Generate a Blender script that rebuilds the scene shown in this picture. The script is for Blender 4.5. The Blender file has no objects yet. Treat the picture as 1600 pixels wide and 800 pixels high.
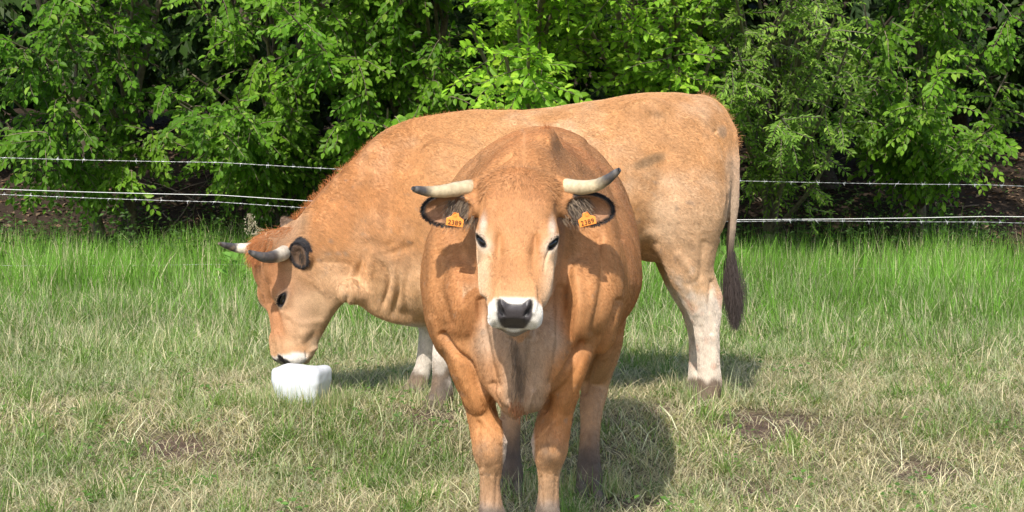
import bpy, math, random, os
import numpy as np
from mathutils import Vector, Matrix

sc = bpy.context.scene
COL = sc.collection
rng = np.random.default_rng(7)

# ------------------------------------------------------------------ camera, light, exposure
F = 3400.0                      # focal length in pixels of a 1600 px wide frame
CAM_Z = 1.367
PITCH = math.atan(250.0 / F)    # horizon sits 250 px above the centre
cam_d = bpy.data.cameras.new('camera'); cam = bpy.data.objects.new('camera', cam_d); COL.objects.link(cam)
cam_d.sensor_width = 36.0; cam_d.lens = 36.0 * F / 1600.0
cam_d.clip_start = 0.1; cam_d.clip_end = 2000
cam.location = (0, 0, CAM_Z); cam.rotation_euler = (math.pi / 2 - PITCH, 0, 0)
sc.camera = cam

SUN_EL = math.radians(43); SUN_AZ = math.radians(-12)     # sun behind the camera, to its left
sun_dir = Vector((math.sin(-SUN_AZ) * math.cos(SUN_EL), math.cos(SUN_AZ) * math.cos(SUN_EL), -math.sin(SUN_EL)))  # travel
sd = bpy.data.lights.new('sun', 'SUN'); sun = bpy.data.objects.new('sun', sd); COL.objects.link(sun)
sd.energy = 3.75; sd.angle = math.radians(0.6); sd.color = (1.0, 0.94, 0.85)
sun.rotation_euler = sun_dir.to_track_quat('-Z', 'Y').to_euler(); sun.location = (0, 0, 30)
w = bpy.data.worlds.new('World'); sc.world = w; w.use_nodes = True
nt = w.node_tree; bg = nt.nodes['Background']; sky = nt.nodes.new('ShaderNodeTexSky')
sky.sky_type = 'NISHITA'; sky.sun_disc = False; sky.sun_elevation = SUN_EL
to_sun = -sun_dir
sky.sun_rotation = math.atan2(to_sun.x, to_sun.y)
sky.air_density = 1.0; sky.dust_density = 1.5
nt.links.new(sky.outputs[0], bg.inputs[0]); bg.inputs[1].default_value = 0.15
sc.view_settings.view_transform = 'Standard'; sc.view_settings.look = 'None'
sc.view_settings.gamma = 1.0; sc.view_settings.use_curve_mapping = False
sc.view_settings.exposure = 0.50
sc.render.engine = 'CYCLES'
sc.cycles.max_bounces = 6; sc.cycles.diffuse_bounces = 3; sc.cycles.glossy_bounces = 2
sc.cycles.transmission_bounces = 3; sc.cycles.transparent_max_bounces = 4
sc.cycles.use_denoising = True

def P(px, py, D):
    """world point that a 1600x800 picture position shows at forward distance D"""
    c, s = math.cos(PITCH), math.sin(PITCH)
    dy = c * F + s * (400 - py); dz = -s * F + c * (400 - py)
    k = D / dy
    return np.array([(px - 800) * k, D, CAM_Z + dz * k])
def PX(px, D, py=400): return P(px, py, D)[0]
def PZ(py, D): return P(800, py, D)[2]

def smooth(a, b, x):
    t = np.clip((x - a) / (b - a), 0, 1); return t * t * (3 - 2 * t)

def hash3(i, j, k, seed):
    n = (i.astype(np.int64) * 73856093) ^ (j.astype(np.int64) * 19349663) ^ (k.astype(np.int64) * 83492791) ^ (seed * 2654435761)
    n = (n ^ (n >> 13)) * 1274126177 & 0x7fffffff
    n = (n ^ (n >> 15)) * 668265263 & 0x7fffffff
    return (n ^ (n >> 12) & 0x7fffffff) / float(0x7fffffff)
def noise(p, scale=1.0, seed=0):
    """value noise -1..1 of an (n,3) array"""
    q = np.asarray(p, float) * scale
    i = np.floor(q).astype(np.int64); f = q - i; f = f * f * (3 - 2 * f)
    r = 0
    for a in (0, 1):
        for b in (0, 1):
            for c in (0, 1):
                wgt = (f[:, 0] if a else 1 - f[:, 0]) * (f[:, 1] if b else 1 - f[:, 1]) * (f[:, 2] if c else 1 - f[:, 2])
                r = r + wgt * hash3(i[:, 0] + a, i[:, 1] + b, i[:, 2] + c, seed)
    return np.clip(r, 0, 1.0) * 2 - 1
def fbm(p, scale, seed=0, n=3):
    return sum(noise(p, scale * 2 ** k, seed + k) * 0.5 ** k for k in range(n)) / 1.75

# ground height -----------------------------------------------------------------
def ground_h(x, y):
    x = np.asarray(x, float); y = np.asarray(y, float)
    base = -0.12 * (1 - smooth(8.2, 9.4, y))
    shp = np.broadcast(x, y).shape
    xx = np.broadcast_to(x, shp).ravel(); yy = np.broadcast_to(y, shp).ravel()
    p = np.stack([xx, yy, np.zeros_like(xx)], 1)
    und = (noise(p, 1.3, 3) * 0.012 + noise(p, 5.0, 4) * 0.006).reshape(shp)
    bank = 1.15 * smooth(17.0, 21.5, y) + 0.5 * smooth(22, 60, y)
    rough = (noise(p, 2.2, 8) * 0.07).reshape(shp) * smooth(16.5, 18, y)
    return base + und + bank + rough

# ------------------------------------------------------------------ object helpers
def tag(o, label=None, cat=None, group=None, kind=None):
    if label: o['label'] = label
    if cat: o['category'] = cat
    if group: o['group'] = group
    if kind: o['kind'] = kind
    return o
def empty(name, loc, label=None, cat=None, group=None):
    o = bpy.data.objects.new(name, None); COL.objects.link(o); o.location = tuple(float(v) for v in loc)
    o.empty_display_size = 0.1
    return tag(o, label, cat, group)
def origin(parent):
    v = Vector((0, 0, 0))
    while parent is not None:
        v += parent.location; parent = parent.parent
    return np.array(v)
def mesh_obj(name, V, faces, mat, parent=None, colors=None, smooth_shade=True, mats=None, midx=None):
    """V (n,3) world coords; faces: list of int arrays, each (m,k)"""
    V = np.asarray(V, np.float64) - origin(parent)
    me = bpy.data.meshes.new(name)
    if not isinstance(faces, list): faces = [faces]
    faces = [np.asarray(f, np.int32) for f in faces if len(f)]
    me.vertices.add(len(V)); me.vertices.foreach_set('co', V.astype(np.float32).ravel())
    idx = np.concatenate([f.ravel() for f in faces]); tot = np.concatenate([np.full(len(f), f.shape[1], np.int32) for f in faces])
    start = np.concatenate([[0], np.cumsum(tot)[:-1]]).astype(np.int32)
    me.loops.add(len(idx)); me.loops.foreach_set('vertex_index', idx)
    me.polygons.add(len(tot)); me.polygons.foreach_set('loop_start', start)
    me.polygons.foreach_set('use_smooth', np.full(len(tot), smooth_shade, bool))
    if midx is not None: me.polygons.foreach_set('material_index', np.asarray(midx, np.int32))
    me.update(calc_edges=True)
    if colors is not None:
        for nm, arr in colors.items():
            at = me.attributes.new(nm, 'FLOAT_COLOR', 'POINT')
            a = np.ones((len(V), 4), np.float32); a[:, :arr.shape[1]] = arr
            at.data.foreach_set('color', a.ravel())
    for m in (mats or [mat]): me.materials.append(m)
    o = bpy.data.objects.new(name, me); COL.objects.link(o)
    if parent is not None: o.parent = parent
    return o

def unit(v): v = np.asarray(v, float); return v / np.linalg.norm(v)
def catmull(pts, n=8):
    pts = np.asarray(pts, float)
    if len(pts) < 3:
        t = np.linspace(0, 1, n + 1)[:, None]; return pts[0] * (1 - t) + pts[-1] * t
    e = np.vstack([2 * pts[0] - pts[1], pts, 2 * pts[-1] - pts[-2]]); out = []
    for i in range(1, len(e) - 2):
        p0, p1, p2, p3 = e[i - 1:i + 3]
        for t in np.linspace(0, 1, n, endpoint=False):
            out.append(0.5 * ((2 * p1) + (-p0 + p2) * t + (2 * p0 - 5 * p1 + 4 * p2 - p3) * t ** 2 + (-p0 + 3 * p1 - 3 * p2 + p3) * t ** 3))
    out.append(pts[-1]); return np.array(out)
def tube(pts, rad, seg=8, cap=True):
    """V, quads, t  for a tube along pts with radii rad"""
    pts = np.asarray(pts, float); n = len(pts); rad = np.broadcast_to(np.asarray(rad, float), (n,))
    T = np.gradient(pts, axis=0); T /= np.linalg.norm(T, axis=1)[:, None] + 1e-12
    up = np.array([0, 0, 1.0]) if abs(T[0][2]) < 0.9 else np.array([1.0, 0, 0])
    Nn = np.cross(T[0], up); Nn /= np.linalg.norm(Nn); rings = []
    for i in range(n):
        Nn = Nn - T[i] * Nn.dot(T[i]); Nn /= np.linalg.norm(Nn) + 1e-12
        B = np.cross(T[i], Nn); a = np.linspace(0, 2 * np.pi, seg, endpoint=False)
        rings.append(pts[i] + rad[i] * (np.cos(a)[:, None] * Nn + np.sin(a)[:, None] * B))
    V = np.vstack(rings); i, j = np.meshgrid(np.arange(n - 1), np.arange(seg), indexing='ij')
    a = i * seg + j; b = i * seg + (j + 1) % seg
    Q = np.stack([a, b, b + seg, a + seg], -1).reshape(-1, 4)
    t = np.repeat(np.linspace(0, 1, n), seg)
    return V, Q[:, ::-1], t
class Multi:
    """gathers tubes into one mesh"""
    def __init__(s): s.V = []; s.Q = []; s.n = 0; s.C = []
    def add(s, V, Q, col=None):
        s.V.append(V); s.Q.append(np.asarray(Q) + s.n); s.n += len(V)
        if col is not None: s.C.append(np.broadcast_to(np.asarray(col, float), (len(V), 3)))
    def build(s, name, mat, parent=None, smooth_shade=True):
        cols = {'tint': np.vstack(s.C)} if s.C else None
        k = {}
        for q in s.Q: k.setdefault(q.shape[1], []).append(q)
        return mesh_obj(name, np.vstack(s.V), [np.vstack(v) for v in k.values()], mat, parent, cols, smooth_shade)

# ------------------------------------------------------------------ signed distance sculpting
class Field:
    def __init__(s, xs, ys, zs):
        s.ax = [np.asarray(a, np.float32) for a in (xs, ys, zs)]
        s.d = np.full([len(a) for a in s.ax], 1.0, np.float32)
    def sub(s, lo, hi):
        sl = []
        for a, l, h in zip(s.ax, lo, hi):
            i0 = max(0, np.searchsorted(a, l) - 1); i1 = min(len(a), np.searchsorted(a, h) + 1)
            if i1 <= i0: return None
            sl.append(slice(i0, i1))
        X = s.ax[0][sl[0]][:, None, None]; Y = s.ax[1][sl[1]][None, :, None]; Z = s.ax[2][sl[2]][None, None, :]
        return tuple(sl), X, Y, Z
    def mix(s, sl, dn, k, op='add'):
        d = s.d[sl]
        if op == 'add':
            h = np.clip(0.5 + 0.5 * (d - dn) / k, 0, 1); s.d[sl] = d * (1 - h) + dn * h - k * h * (1 - h)
        else:
            h = np.clip(0.5 - 0.5 * (d + dn) / k, 0, 1); s.d[sl] = d * (1 - h) - dn * h + k * h * (1 - h)
    def ell(s, c, r, R=None, k=0.04, op='add'):
        c = np.asarray(c, float); r = np.asarray(r, float); m = max(r) if R is not None else r
        g = s.sub(c - m - k - 0.08, c + m + k + 0.08)
        if g is None: return
        sl, X, Y, Z = g; X, Y, Z = X - c[0], Y - c[1], Z - c[2]
        if R is not None:
            R = np.asarray(R, float); X, Y, Z = [X * R[i, 0] + Y * R[i, 1] + Z * R[i, 2] for i in range(3)]
        k0 = np.sqrt((X / r[0]) ** 2 + (Y / r[1]) ** 2 + (Z / r[2]) ** 2)
        k1 = np.sqrt((X / r[0] ** 2) ** 2 + (Y / r[1] ** 2) ** 2 + (Z / r[2] ** 2) ** 2) + 1e-6
        s.mix(sl, k0 * (k0 - 1) / k1, k, op)
    def chain(s, pts, rad, k=0.04, op='add', scale=(1, 1, 1), n=5):
        pr = catmull(np.hstack([np.asarray(pts, float), np.asarray(rad, float)[:, None]]), n)
        p = pr[:, :3]; r = np.maximum(pr[:, 3], 0.002); S = np.asarray(scale, float)
        m = r.max() + k + 0.09
        g = s.sub(p.min(0) - m, p.max(0) + m)
        if g is None: return
        sl, X, Y, Z = g; T = np.full((X.size, Y.size, Z.size), 1.0, np.float32)
        xs, ys, zs = X.ravel(), Y.ravel(), Z.ravel()
        for i in range(len(p) - 1):
            a, b = p[i], p[i + 1]; mm = max(r[i], r[i + 1]) + k + 0.09
            lo = np.minimum(a, b) - mm; hi = np.maximum(a, b) + mm
            q = [slice(max(0, np.searchsorted(v, l) - 1), np.searchsorted(v, h) + 1) for v, l, h in zip((xs, ys, zs), lo, hi)]
            x = (xs[q[0]] - a[0])[:, None, None] / S[0]; y = (ys[q[1]] - a[1])[None, :, None] / S[1]; z = (zs[q[2]] - a[2])[None, None, :] / S[2]
            ab = (b - a) / S; L2 = ab.dot(ab) + 1e-12
            t = np.clip((x * ab[0] + y * ab[1] + z * ab[2]) / L2, 0, 1)
            dd = np.sqrt((x - t * ab[0]) ** 2 + (y - t * ab[1]) ** 2 + (z - t * ab[2]) ** 2) - (r[i] + t * (r[i + 1] - r[i]))
            T[tuple(q)] = np.minimum(T[tuple(q)], dd)
        s.mix(sl, T, k, op)
    def loft(s, O, A, B, C, st, k=0.04, op='add'):
        """st columns: t, centre_b, centre_c, top, bot, halfwidth, exp_top, exp_bot (c values along C)"""
        st = np.asarray(st, float); t0, t1 = st[0, 0], st[-1, 0]
        tt = np.linspace(t0, t1, 300); cols = []
        for c in range(1, st.shape[1]): cols.append(pchip(st[:, 0], st[:, c], tt))
        O, A, B, C = [np.asarray(v, float) for v in (O, A, B, C)]
        cs = []
        for j in range(0, 300, 10):
            for sb in (-1, 1):
                for cc in (cols[2][j], cols[3][j]):
                    cs.append(O + A * tt[j] + B * (cols[0][j] + sb * cols[4][j]) + C * cc)
        for j in (0, 299): cs.append(O + A * tt[j])
        cs = np.array(cs); m = k + 0.13
        g = s.sub(cs.min(0) - m, cs.max(0) + m)
        if g is None: return
        sl, X, Y, Z = g
        def dot(v):
            r = 0
            for q, comp, o in ((X, v[0], O[0]), (Y, v[1], O[1]), (Z, v[2], O[2])):
                if abs(comp) > 1e-9: r = r + (q - o) * comp
            return r
        t = dot(A); b = dot(B); c = dot(C)
        tc = np.clip(t, t0, t1)
        f = [np.interp(tc.ravel(), tt, col).reshape(tc.shape).astype(np.float32) for col in cols]
        b = b - f[0]; c = c - f[1]
        up = c > 0
        sh = np.where(up, np.maximum(f[2] - f[1], 1e-3), np.maximum(f[1] - f[3], 1e-3)); n = np.where(up, f[5], f[6])
        rho = ((np.abs(b) / f[4]) ** n + (np.abs(c) / sh) ** n) ** (1 / n) + 1e-4
        hyp = np.sqrt(b * b + c * c) + 1e-5
        dn = hyp * (1 - 1 / rho)
        over = np.maximum(np.maximum(t0 - t, t - t1), 0)
        dn = np.where(over > 0, np.sqrt(np.maximum(dn, 0) ** 2 + over ** 2), np.maximum(dn, -np.minimum(t - t0, t1 - t)))
        s.mix(sl, dn.astype(np.float32), k, op)
    def mesh(s, iters=2):
        d = s.d; inn = d < 0
        c = inn[:-1, :-1, :-1].astype(np.uint8)
        tot = np.zeros(c.shape, np.uint8)
        for a in (0, 1):
            for b in (0, 1):
                for e in (0, 1): tot += inn[a:a + c.shape[0], b:b + c.shape[1], e:e + c.shape[2]]
        act = (tot > 0) & (tot < 8); I = np.argwhere(act); ids = np.full(act.shape, -1, np.int32); ids[act] = np.arange(len(I))
        val = {}
        for a in (0, 1):
            for b in (0, 1):
                for e in (0, 1): val[a, b, e] = d[I[:, 0] + a, I[:, 1] + b, I[:, 2] + e]
        acc = np.zeros((len(I), 3)); cnt = np.zeros(len(I))
        cor = list(val)
        for u in cor:
            for v in cor:
                if u < v and sum(abs(p - q) for p, q in zip(u, v)) == 1:
                    A_, B_ = val[u], val[v]; m = (A_ < 0) != (B_ < 0)
                    t = np.where(m, A_ / np.where(m, A_ - B_, 1), 0)
                    pos = np.array(u)[None, :] + t[:, None] * (np.array(v) - np.array(u))[None, :]
                    acc += pos * m[:, None]; cnt += m
        fr = acc / cnt[:, None]
        V = np.stack([s.ax[q][I[:, q]] * (1 - fr[:, q]) + s.ax[q][I[:, q] + 1] * fr[:, q] for q in range(3)], 1)
        Q = []
        n0, n1, n2 = d.shape
        for axn in range(3):
            a = [slice(None)] * 3; b = [slice(None)] * 3; a[axn] = slice(0, -1); b[axn] = slice(1, None)
            o1, o2 = [q for q in range(3) if q != axn]
            for q in (o1, o2): a[q] = slice(1, -1); b[q] = slice(1, -1)
            A_ = inn[tuple(a)]; B_ = inn[tuple(b)]; E = np.argwhere(A_ != B_); sgn = A_[tuple(E.T)]
            E = E.copy(); E[:, o1] += 1; E[:, o2] += 1
            def cell(da, db):
                g = E.copy(); g[:, o1] -= da; g[:, o2] -= db; return ids[tuple(g.T)]
            q = np.stack([cell(1, 1), cell(0, 1), cell(0, 0), cell(1, 0)], 1)
            flip = sgn if axn != 1 else ~sgn
            q[~flip] = q[~flip][:, ::-1]
            Q.append(q)
        Q = np.vstack(Q)
        # keep the largest island only is not needed; relax
        e = np.vstack([Q[:, [0, 1]], Q[:, [1, 2]], Q[:, [2, 3]], Q[:, [3, 0]]])
        for it in range(iters):
            lam = 0.5
            S = np.stack([np.bincount(e[:, 0], V[e[:, 1], q], len(V)) + np.bincount(e[:, 1], V[e[:, 0], q], len(V)) for q in range(3)], 1)
            n = np.bincount(e[:, 0], minlength=len(V)) + np.bincount(e[:, 1], minlength=len(V))
            V = V + lam * (S / n[:, None] - V)
        return V, Q
def pchip(x, y, xi):
    h = np.diff(x); dl = np.diff(y) / h; n = len(x); m = np.zeros(n)
    if n == 2: return np.interp(xi, x, y)
    for i in range(1, n - 1):
        if dl[i - 1] * dl[i] > 0:
            w1 = 2 * h[i] + h[i - 1]; w2 = h[i] + 2 * h[i - 1]; m[i] = (w1 + w2) / (w1 / dl[i - 1] + w2 / dl[i])
    m[0] = dl[0]; m[-1] = dl[-1]
    i = np.clip(np.searchsorted(x, xi) - 1, 0, n - 2); t = (xi - x[i]) / h[i]
    return (2 * t**3 - 3 * t**2 + 1) * y[i] + (t**3 - 2 * t**2 + t) * h[i] * m[i] + (-2 * t**3 + 3 * t**2) * y[i + 1] + (t**3 - t**2) * h[i] * m[i + 1]
def normals(V, Q):
    n = np.cross(V[Q[:, 2]] - V[Q[:, 0]], V[Q[:, 3 % Q.shape[1]]] - V[Q[:, 1]]) if Q.shape[1] == 4 else np.cross(V[Q[:, 1]] - V[Q[:, 0]], V[Q[:, 2]] - V[Q[:, 0]])
    N = np.stack([sum(np.bincount(Q[:, k], n[:, q], len(V)) for k in range(Q.shape[1])) for q in range(3)], 1)
    return N / (np.linalg.norm(N, axis=1)[:, None] + 1e-12)
def seg_dist(P2, poly):
    """distance of (n,2) points to a polyline"""
    poly = np.asarray(poly, float); D = np.full(len(P2), 1e9)
    for a, b in zip(poly[:-1], poly[1:]):
        ab = b - a; t = np.clip(((P2 - a) @ ab) / (ab @ ab + 1e-12), 0, 1)
        D = np.minimum(D, np.linalg.norm(P2 - a - t[:, None] * ab, axis=1))
    return D
def project(V):
    """world points -> 1600x800 picture positions (used to look up traced coat marks on the near side)"""
    c, s = math.cos(PITCH), math.sin(PITCH); z = V[:, 2] - CAM_Z
    dep = V[:, 1] * c - z * s; upc = V[:, 1] * s + z * c
    return np.stack([800 + F * V[:, 0] / dep, 400 - F * upc / dep], 1)

# ------------------------------------------------------------------ materials
def new_mat(name):
    m = bpy.data.materials.new(name); m.use_nodes = True
    return m, m.node_tree, m.node_tree.nodes['Principled BSDF']
def nd(nt, t, **kw):
    n = nt.nodes.new(t)
    for k, v in kw.items(): setattr(n, k, v)
    return n
def attr_col(nt, name):
    a = nd(nt, 'ShaderNodeAttribute'); a.attribute_name = name; return a
def noise_node(nt, scale, detail=4, rough=0.6, coord='Object', vec_scale=None):
    tc = nd(nt, 'ShaderNodeTexCoord'); n = nd(nt, 'ShaderNodeTexNoise')
    n.inputs['Scale'].default_value = scale; n.inputs['Detail'].default_value = detail; n.inputs['Roughness'].default_value = rough
    src = tc.outputs[coord]
    if vec_scale:
        mp = nd(nt, 'ShaderNodeMapping'); mp.inputs['Scale'].default_value = vec_scale; nt.links.new(src, mp.inputs[0]); src = mp.outputs[0]
    nt.links.new(src, n.inputs['Vector']); return n
def value_mul(nt, colsock, facsock, lo, hi):
    mr = nd(nt, 'ShaderNodeMapRange'); mr.inputs[3].default_value = lo; mr.inputs[4].default_value = hi
    mr.inputs[1].default_value = 0.3; mr.inputs[2].default_value = 0.7
    nt.links.new(facsock, mr.inputs[0]); mx = nd(nt, 'ShaderNodeMix', data_type='RGBA', blend_type='MULTIPLY')
    mx.inputs[0].default_value = 1.0; nt.links.new(colsock, mx.inputs[6]); nt.links.new(mr.outputs[0], mx.inputs[7])
    return mx.outputs[2]
def simple(name, col, rough=0.6, spec=0.4, var=None, scale=40, metallic=0, bump=0, bscale=60):
    m, nt, b = new_mat(name); b.inputs['Roughness'].default_value = rough; b.inputs['Specular IOR Level'].default_value = spec
    b.inputs['Metallic'].default_value = metallic
    rgb = nd(nt, 'ShaderNodeRGB'); rgb.outputs[0].default_value = (*col, 1); s_ = rgb.outputs[0]
    if var:
        n = noise_node(nt, scale); s_ = value_mul(nt, s_, n.outputs[0], *var)
    nt.links.new(s_, b.inputs['Base Color'])
    if bump:
        n = noise_node(nt, bscale); bp = nd(nt, 'ShaderNodeBump'); bp.inputs['Strength'].default_value = bump; bp.inputs['Distance'].default_value = 0.01
        nt.links.new(n.outputs[0], bp.inputs['Height']); nt.links.new(bp.outputs[0], b.inputs['Normal'])
    return m
def attr_mat(name, attr='tint', rough=0.6, spec=0.3, var=(0.85, 1.15), scale=60, bump=0.0, bscale=200, translucent=0.0, sheen=0.0):
    m, nt, b = new_mat(name); a = attr_col(nt, attr); s_ = a.outputs['Color']
    if var:
        n = noise_node(nt, scale); s_ = value_mul(nt, s_, n.outputs[0], *var)
    nt.links.new(s_, b.inputs['Base Color']); b.inputs['Roughness'].default_value = rough; b.inputs['Specular IOR Level'].default_value = spec
    if sheen: b.inputs['Sheen Weight'].default_value = sheen
    if bump:
        n = noise_node(nt, bscale); bp = nd(nt, 'ShaderNodeBump'); bp.inputs['Strength'].default_value = bump; bp.inputs['Distance'].default_value = 0.004
        nt.links.new(n.outputs[0], bp.inputs['Height']); nt.links.new(bp.outputs[0], b.inputs['Normal'])
    if translucent:
        tr = nd(nt, 'ShaderNodeBsdfTranslucent'); mx = nd(nt, 'ShaderNodeMixShader'); mx.inputs[0].default_value = translucent
        bright = nd(nt, 'ShaderNodeMix', data_type='RGBA', blend_type='MULTIPLY'); bright.inputs[0].default_value = 1
        bright.inputs[7].default_value = (1.3, 1.5, 0.5, 1); nt.links.new(s_, bright.inputs[6]); nt.links.new(bright.outputs[2], tr.inputs[0])
        nt.links.new(b.outputs[0], mx.inputs[1]); nt.links.new(tr.outputs[0], mx.inputs[2])
        nt.links.new(mx.outputs[0], nt.nodes['Material Output'].inputs[0])
    return m
MAT = {}
# coat: rgb in 'tint', alpha-like gloss mask in 'skin' (1 = wet black nose)
m, nt, b = new_mat('cow_coat'); a = attr_col(nt, 'tint'); g = attr_col(nt, 'skin')
n1 = noise_node(nt, 14, 5); n2 = noise_node(nt, 260, 2)
s_ = value_mul(nt, a.outputs['Color'], n1.outputs[0], 0.88, 1.10); s_ = value_mul(nt, s_, n2.outputs[0], 0.85, 1.12)
nt.links.new(s_, b.inputs['Base Color'])
mr = nd(nt, 'ShaderNodeMapRange'); mr.inputs[3].default_value = 0.62; mr.inputs[4].default_value = 0.34
nt.links.new(g.outputs['Fac'], mr.inputs[0]); nt.links.new(mr.outputs[0], b.inputs['Roughness'])
b.inputs['Specular IOR Level'].default_value = 0.28
bp = nd(nt, 'ShaderNodeBump'); bp.inputs['Strength'].default_value = 0.25; bp.inputs['Distance'].default_value = 0.003
nt.links.new(n2.outputs[0], bp.inputs['Height']); nt.links.new(bp.outputs[0], b.inputs['Normal'])
MAT['coat'] = m
MAT['hair'] = attr_mat('cow_hair', rough=0.5, spec=0.35, var=None)
MAT['horn'] = attr_mat('horn_keratin', rough=0.4, spec=0.4, var=(0.8, 1.12), scale=90, bump=0.3, bscale=120)
MAT['hoof'] = attr_mat('hoof_horn', rough=0.7, spec=0.2, var=(0.7, 1.2), scale=50, bump=0.4)
MAT['eye'] = simple('dark_eye', (0.008, 0.006, 0.006), rough=0.06, spec=0.6)
MAT['tag'] = simple('orange_tag_plastic', (0.92, 0.30, 0.05), rough=0.4, spec=0.4, var=(0.92, 1.05))
MAT['tag_ink'] = simple('tag_ink', (0.03, 0.015, 0.01), rough=0.7)

def hair_obj(name, pts, rad0, rad1, cols, parent, mat):
    """pts (n,k,3) world; one CURVES object"""
    n, k, _ = pts.shape
    cv = bpy.data.hair_curves.new(name); cv.add_curves([k] * n)
    p = (pts - origin(parent)).astype(np.float32)
    pa = cv.attributes.get('position') or cv.attributes.new('position', 'FLOAT_VECTOR', 'POINT')
    pa.data.foreach_set('vector', p.reshape(-1))
    ra = cv.attributes.get('radius') or cv.attributes.new('radius', 'FLOAT', 'POINT')
    r = np.broadcast_to(np.asarray(rad0, float).reshape(-1, 1), (n, 1)) * (1 - np.linspace(0, 1, k) ** 1.5)[None, :] + np.asarray(rad1) * np.linspace(0, 1, k)[None, :]
    ra.data.foreach_set('value', r.astype(np.float32).ravel())
    ca = cv.attributes.new('tint', 'FLOAT_COLOR', 'CURVE'); a = np.ones((n, 4), np.float32); a[:, :3] = cols
    ca.data.foreach_set('color', a.ravel())
    cv.materials.append(mat)
    o = bpy.data.objects.new(name, cv); COL.objects.link(o)
    if parent is not None: o.parent = parent
    return o
def scatter(V, Q, n, weight=None, seed=1):
    r = np.random.default_rng(seed); a, b, c, d = [V[Q[:, i]] for i in range(4)]
    area = 0.5 * np.linalg.norm(np.cross(c - a, d - b), axis=1)
    if weight is not None: area = area * weight[Q].mean(1)
    cum = np.cumsum(area); f = np.searchsorted(cum, r.random(n) * cum[-1]); f = np.minimum(f, len(Q) - 1)
    u, v = r.random(n), r.random(n)
    W = np.stack([(1 - u) * (1 - v), u * (1 - v), u * v, (1 - u) * v], 1)
    return f, W
def at_pts(A, Q, f, W): return (A[Q[f]] * W[:, :, None]).sum(1)
# ================================================================== ground
def G(px_, py_):
    """where the picture position (1600x800) meets the ground"""
    lo, hi = 4.0, 60.0
    for _ in range(40):
        m_ = (lo + hi) / 2; p = P(px_, py_, m_)
        if p[2] > float(ground_h(np.array([p[0]]), np.array([p[1]]))[0]): lo = m_
        else: hi = m_
    return P(px_, py_, lo)
MUDS = [(G(1185, 662)[:2], .21, .34), (G(1240, 655)[:2], .12, .26), (G(1172, 768)[:2], .17, .20), (G(960, 788)[:2], .18, .22), (G(680, 645)[:2], .19, .27), (G(1035, 640)[:2], .10, .15), (G(275, 700)[:2], .2, .25), (G(1450, 740)[:2], .2, .2)]
def mud_mask(x, y):
    m_ = np.zeros(len(x)); wb = fbm(np.stack([x, y, 0 * x], 1), 9, 77) * .5
    for c, rx, ry in MUDS: m_ = np.maximum(m_, 1 - smooth(.55, 1.15, np.sqrt(((x - c[0]) / rx) ** 2 + ((y - c[1]) / ry) ** 2) + wb))
    return m_
def build_ground():
    xs = np.concatenate([-np.geomspace(400, 6.2, 26), np.arange(-6, 6.001, .05), np.geomspace(6.2, 400, 26)])
    ys = np.concatenate([-np.geomspace(200, 1, 12), np.arange(0, 6.5, .5), np.arange(6.5, 20, .05), np.arange(20, 30, .3), np.geomspace(30.5, 500, 24)])
    X, Y = np.meshgrid(xs, ys, indexing='ij'); V = np.stack([X, Y, ground_h(X, Y)], -1).reshape(-1, 3)
    mu = mud_mask(V[:, 0], V[:, 1]); V[:, 2] -= .018 * mu; V[:, 2] += .010 * mu * fbm(V, 26, 5, 2)
    n = len(ys); i, j = np.meshgrid(np.arange(len(xs) - 1), np.arange(n - 1), indexing='ij'); a = i * n + j
    soil = np.array((.155, .120, .075)); thatch = np.array((.165, .145, .085)); green = np.array((.09, .14, .035)); litter = np.array((.048, .034, .024)); mudc = np.array((.125, .085, .065))  # litter is leaf brown darkened, understory shade put into the colour
    wb = fbm(V, 1.6, 2)[:, None]; col = thatch * np.ones((len(V), 1)) + 0
    g_ = smooth(10.0, 12.0, V[:, 1])[:, None]; col = col * (1 - g_) + green * g_
    k = smooth(-.1, .4, wb) * .4 * (1 - g_); col = col * (1 - k) + soil * k
    l_ = smooth(16.4, 17.2, V[:, 1] + wb[:, 0] * .5)[:, None]; col = col * (1 - l_) + litter * l_
    col = col * (1 - mu[:, None]) + mudc * mu[:, None]
    m, nt, b = new_mat('field_soil'); at = attr_col(nt, 'tint'); n1 = noise_node(nt, 18, 8, .7); n2 = noise_node(nt, 130, 4, .7)
    s_ = value_mul(nt, at.outputs['Color'], n1.outputs[0], .6, 1.3); s_ = value_mul(nt, s_, n2.outputs[0], .6, 1.35)
    nt.links.new(s_, b.inputs['Base Color']); b.inputs['Roughness'].default_value = .9; b.inputs['Specular IOR Level'].default_value = .15
    bp = nd(nt, 'ShaderNodeBump'); bp.inputs['Strength'].default_value = .8; bp.inputs['Distance'].default_value = .02
    nt.links.new(n1.outputs[0], bp.inputs['Height']); nt.links.new(bp.outputs[0], b.inputs['Normal'])
    o = mesh_obj('meadow_ground', V, np.stack([a, a + n, a + n + 1, a + 1], -1).reshape(-1, 4), m, None, {'tint': col}); o['kind'] = 'structure'
build_ground()

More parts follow.
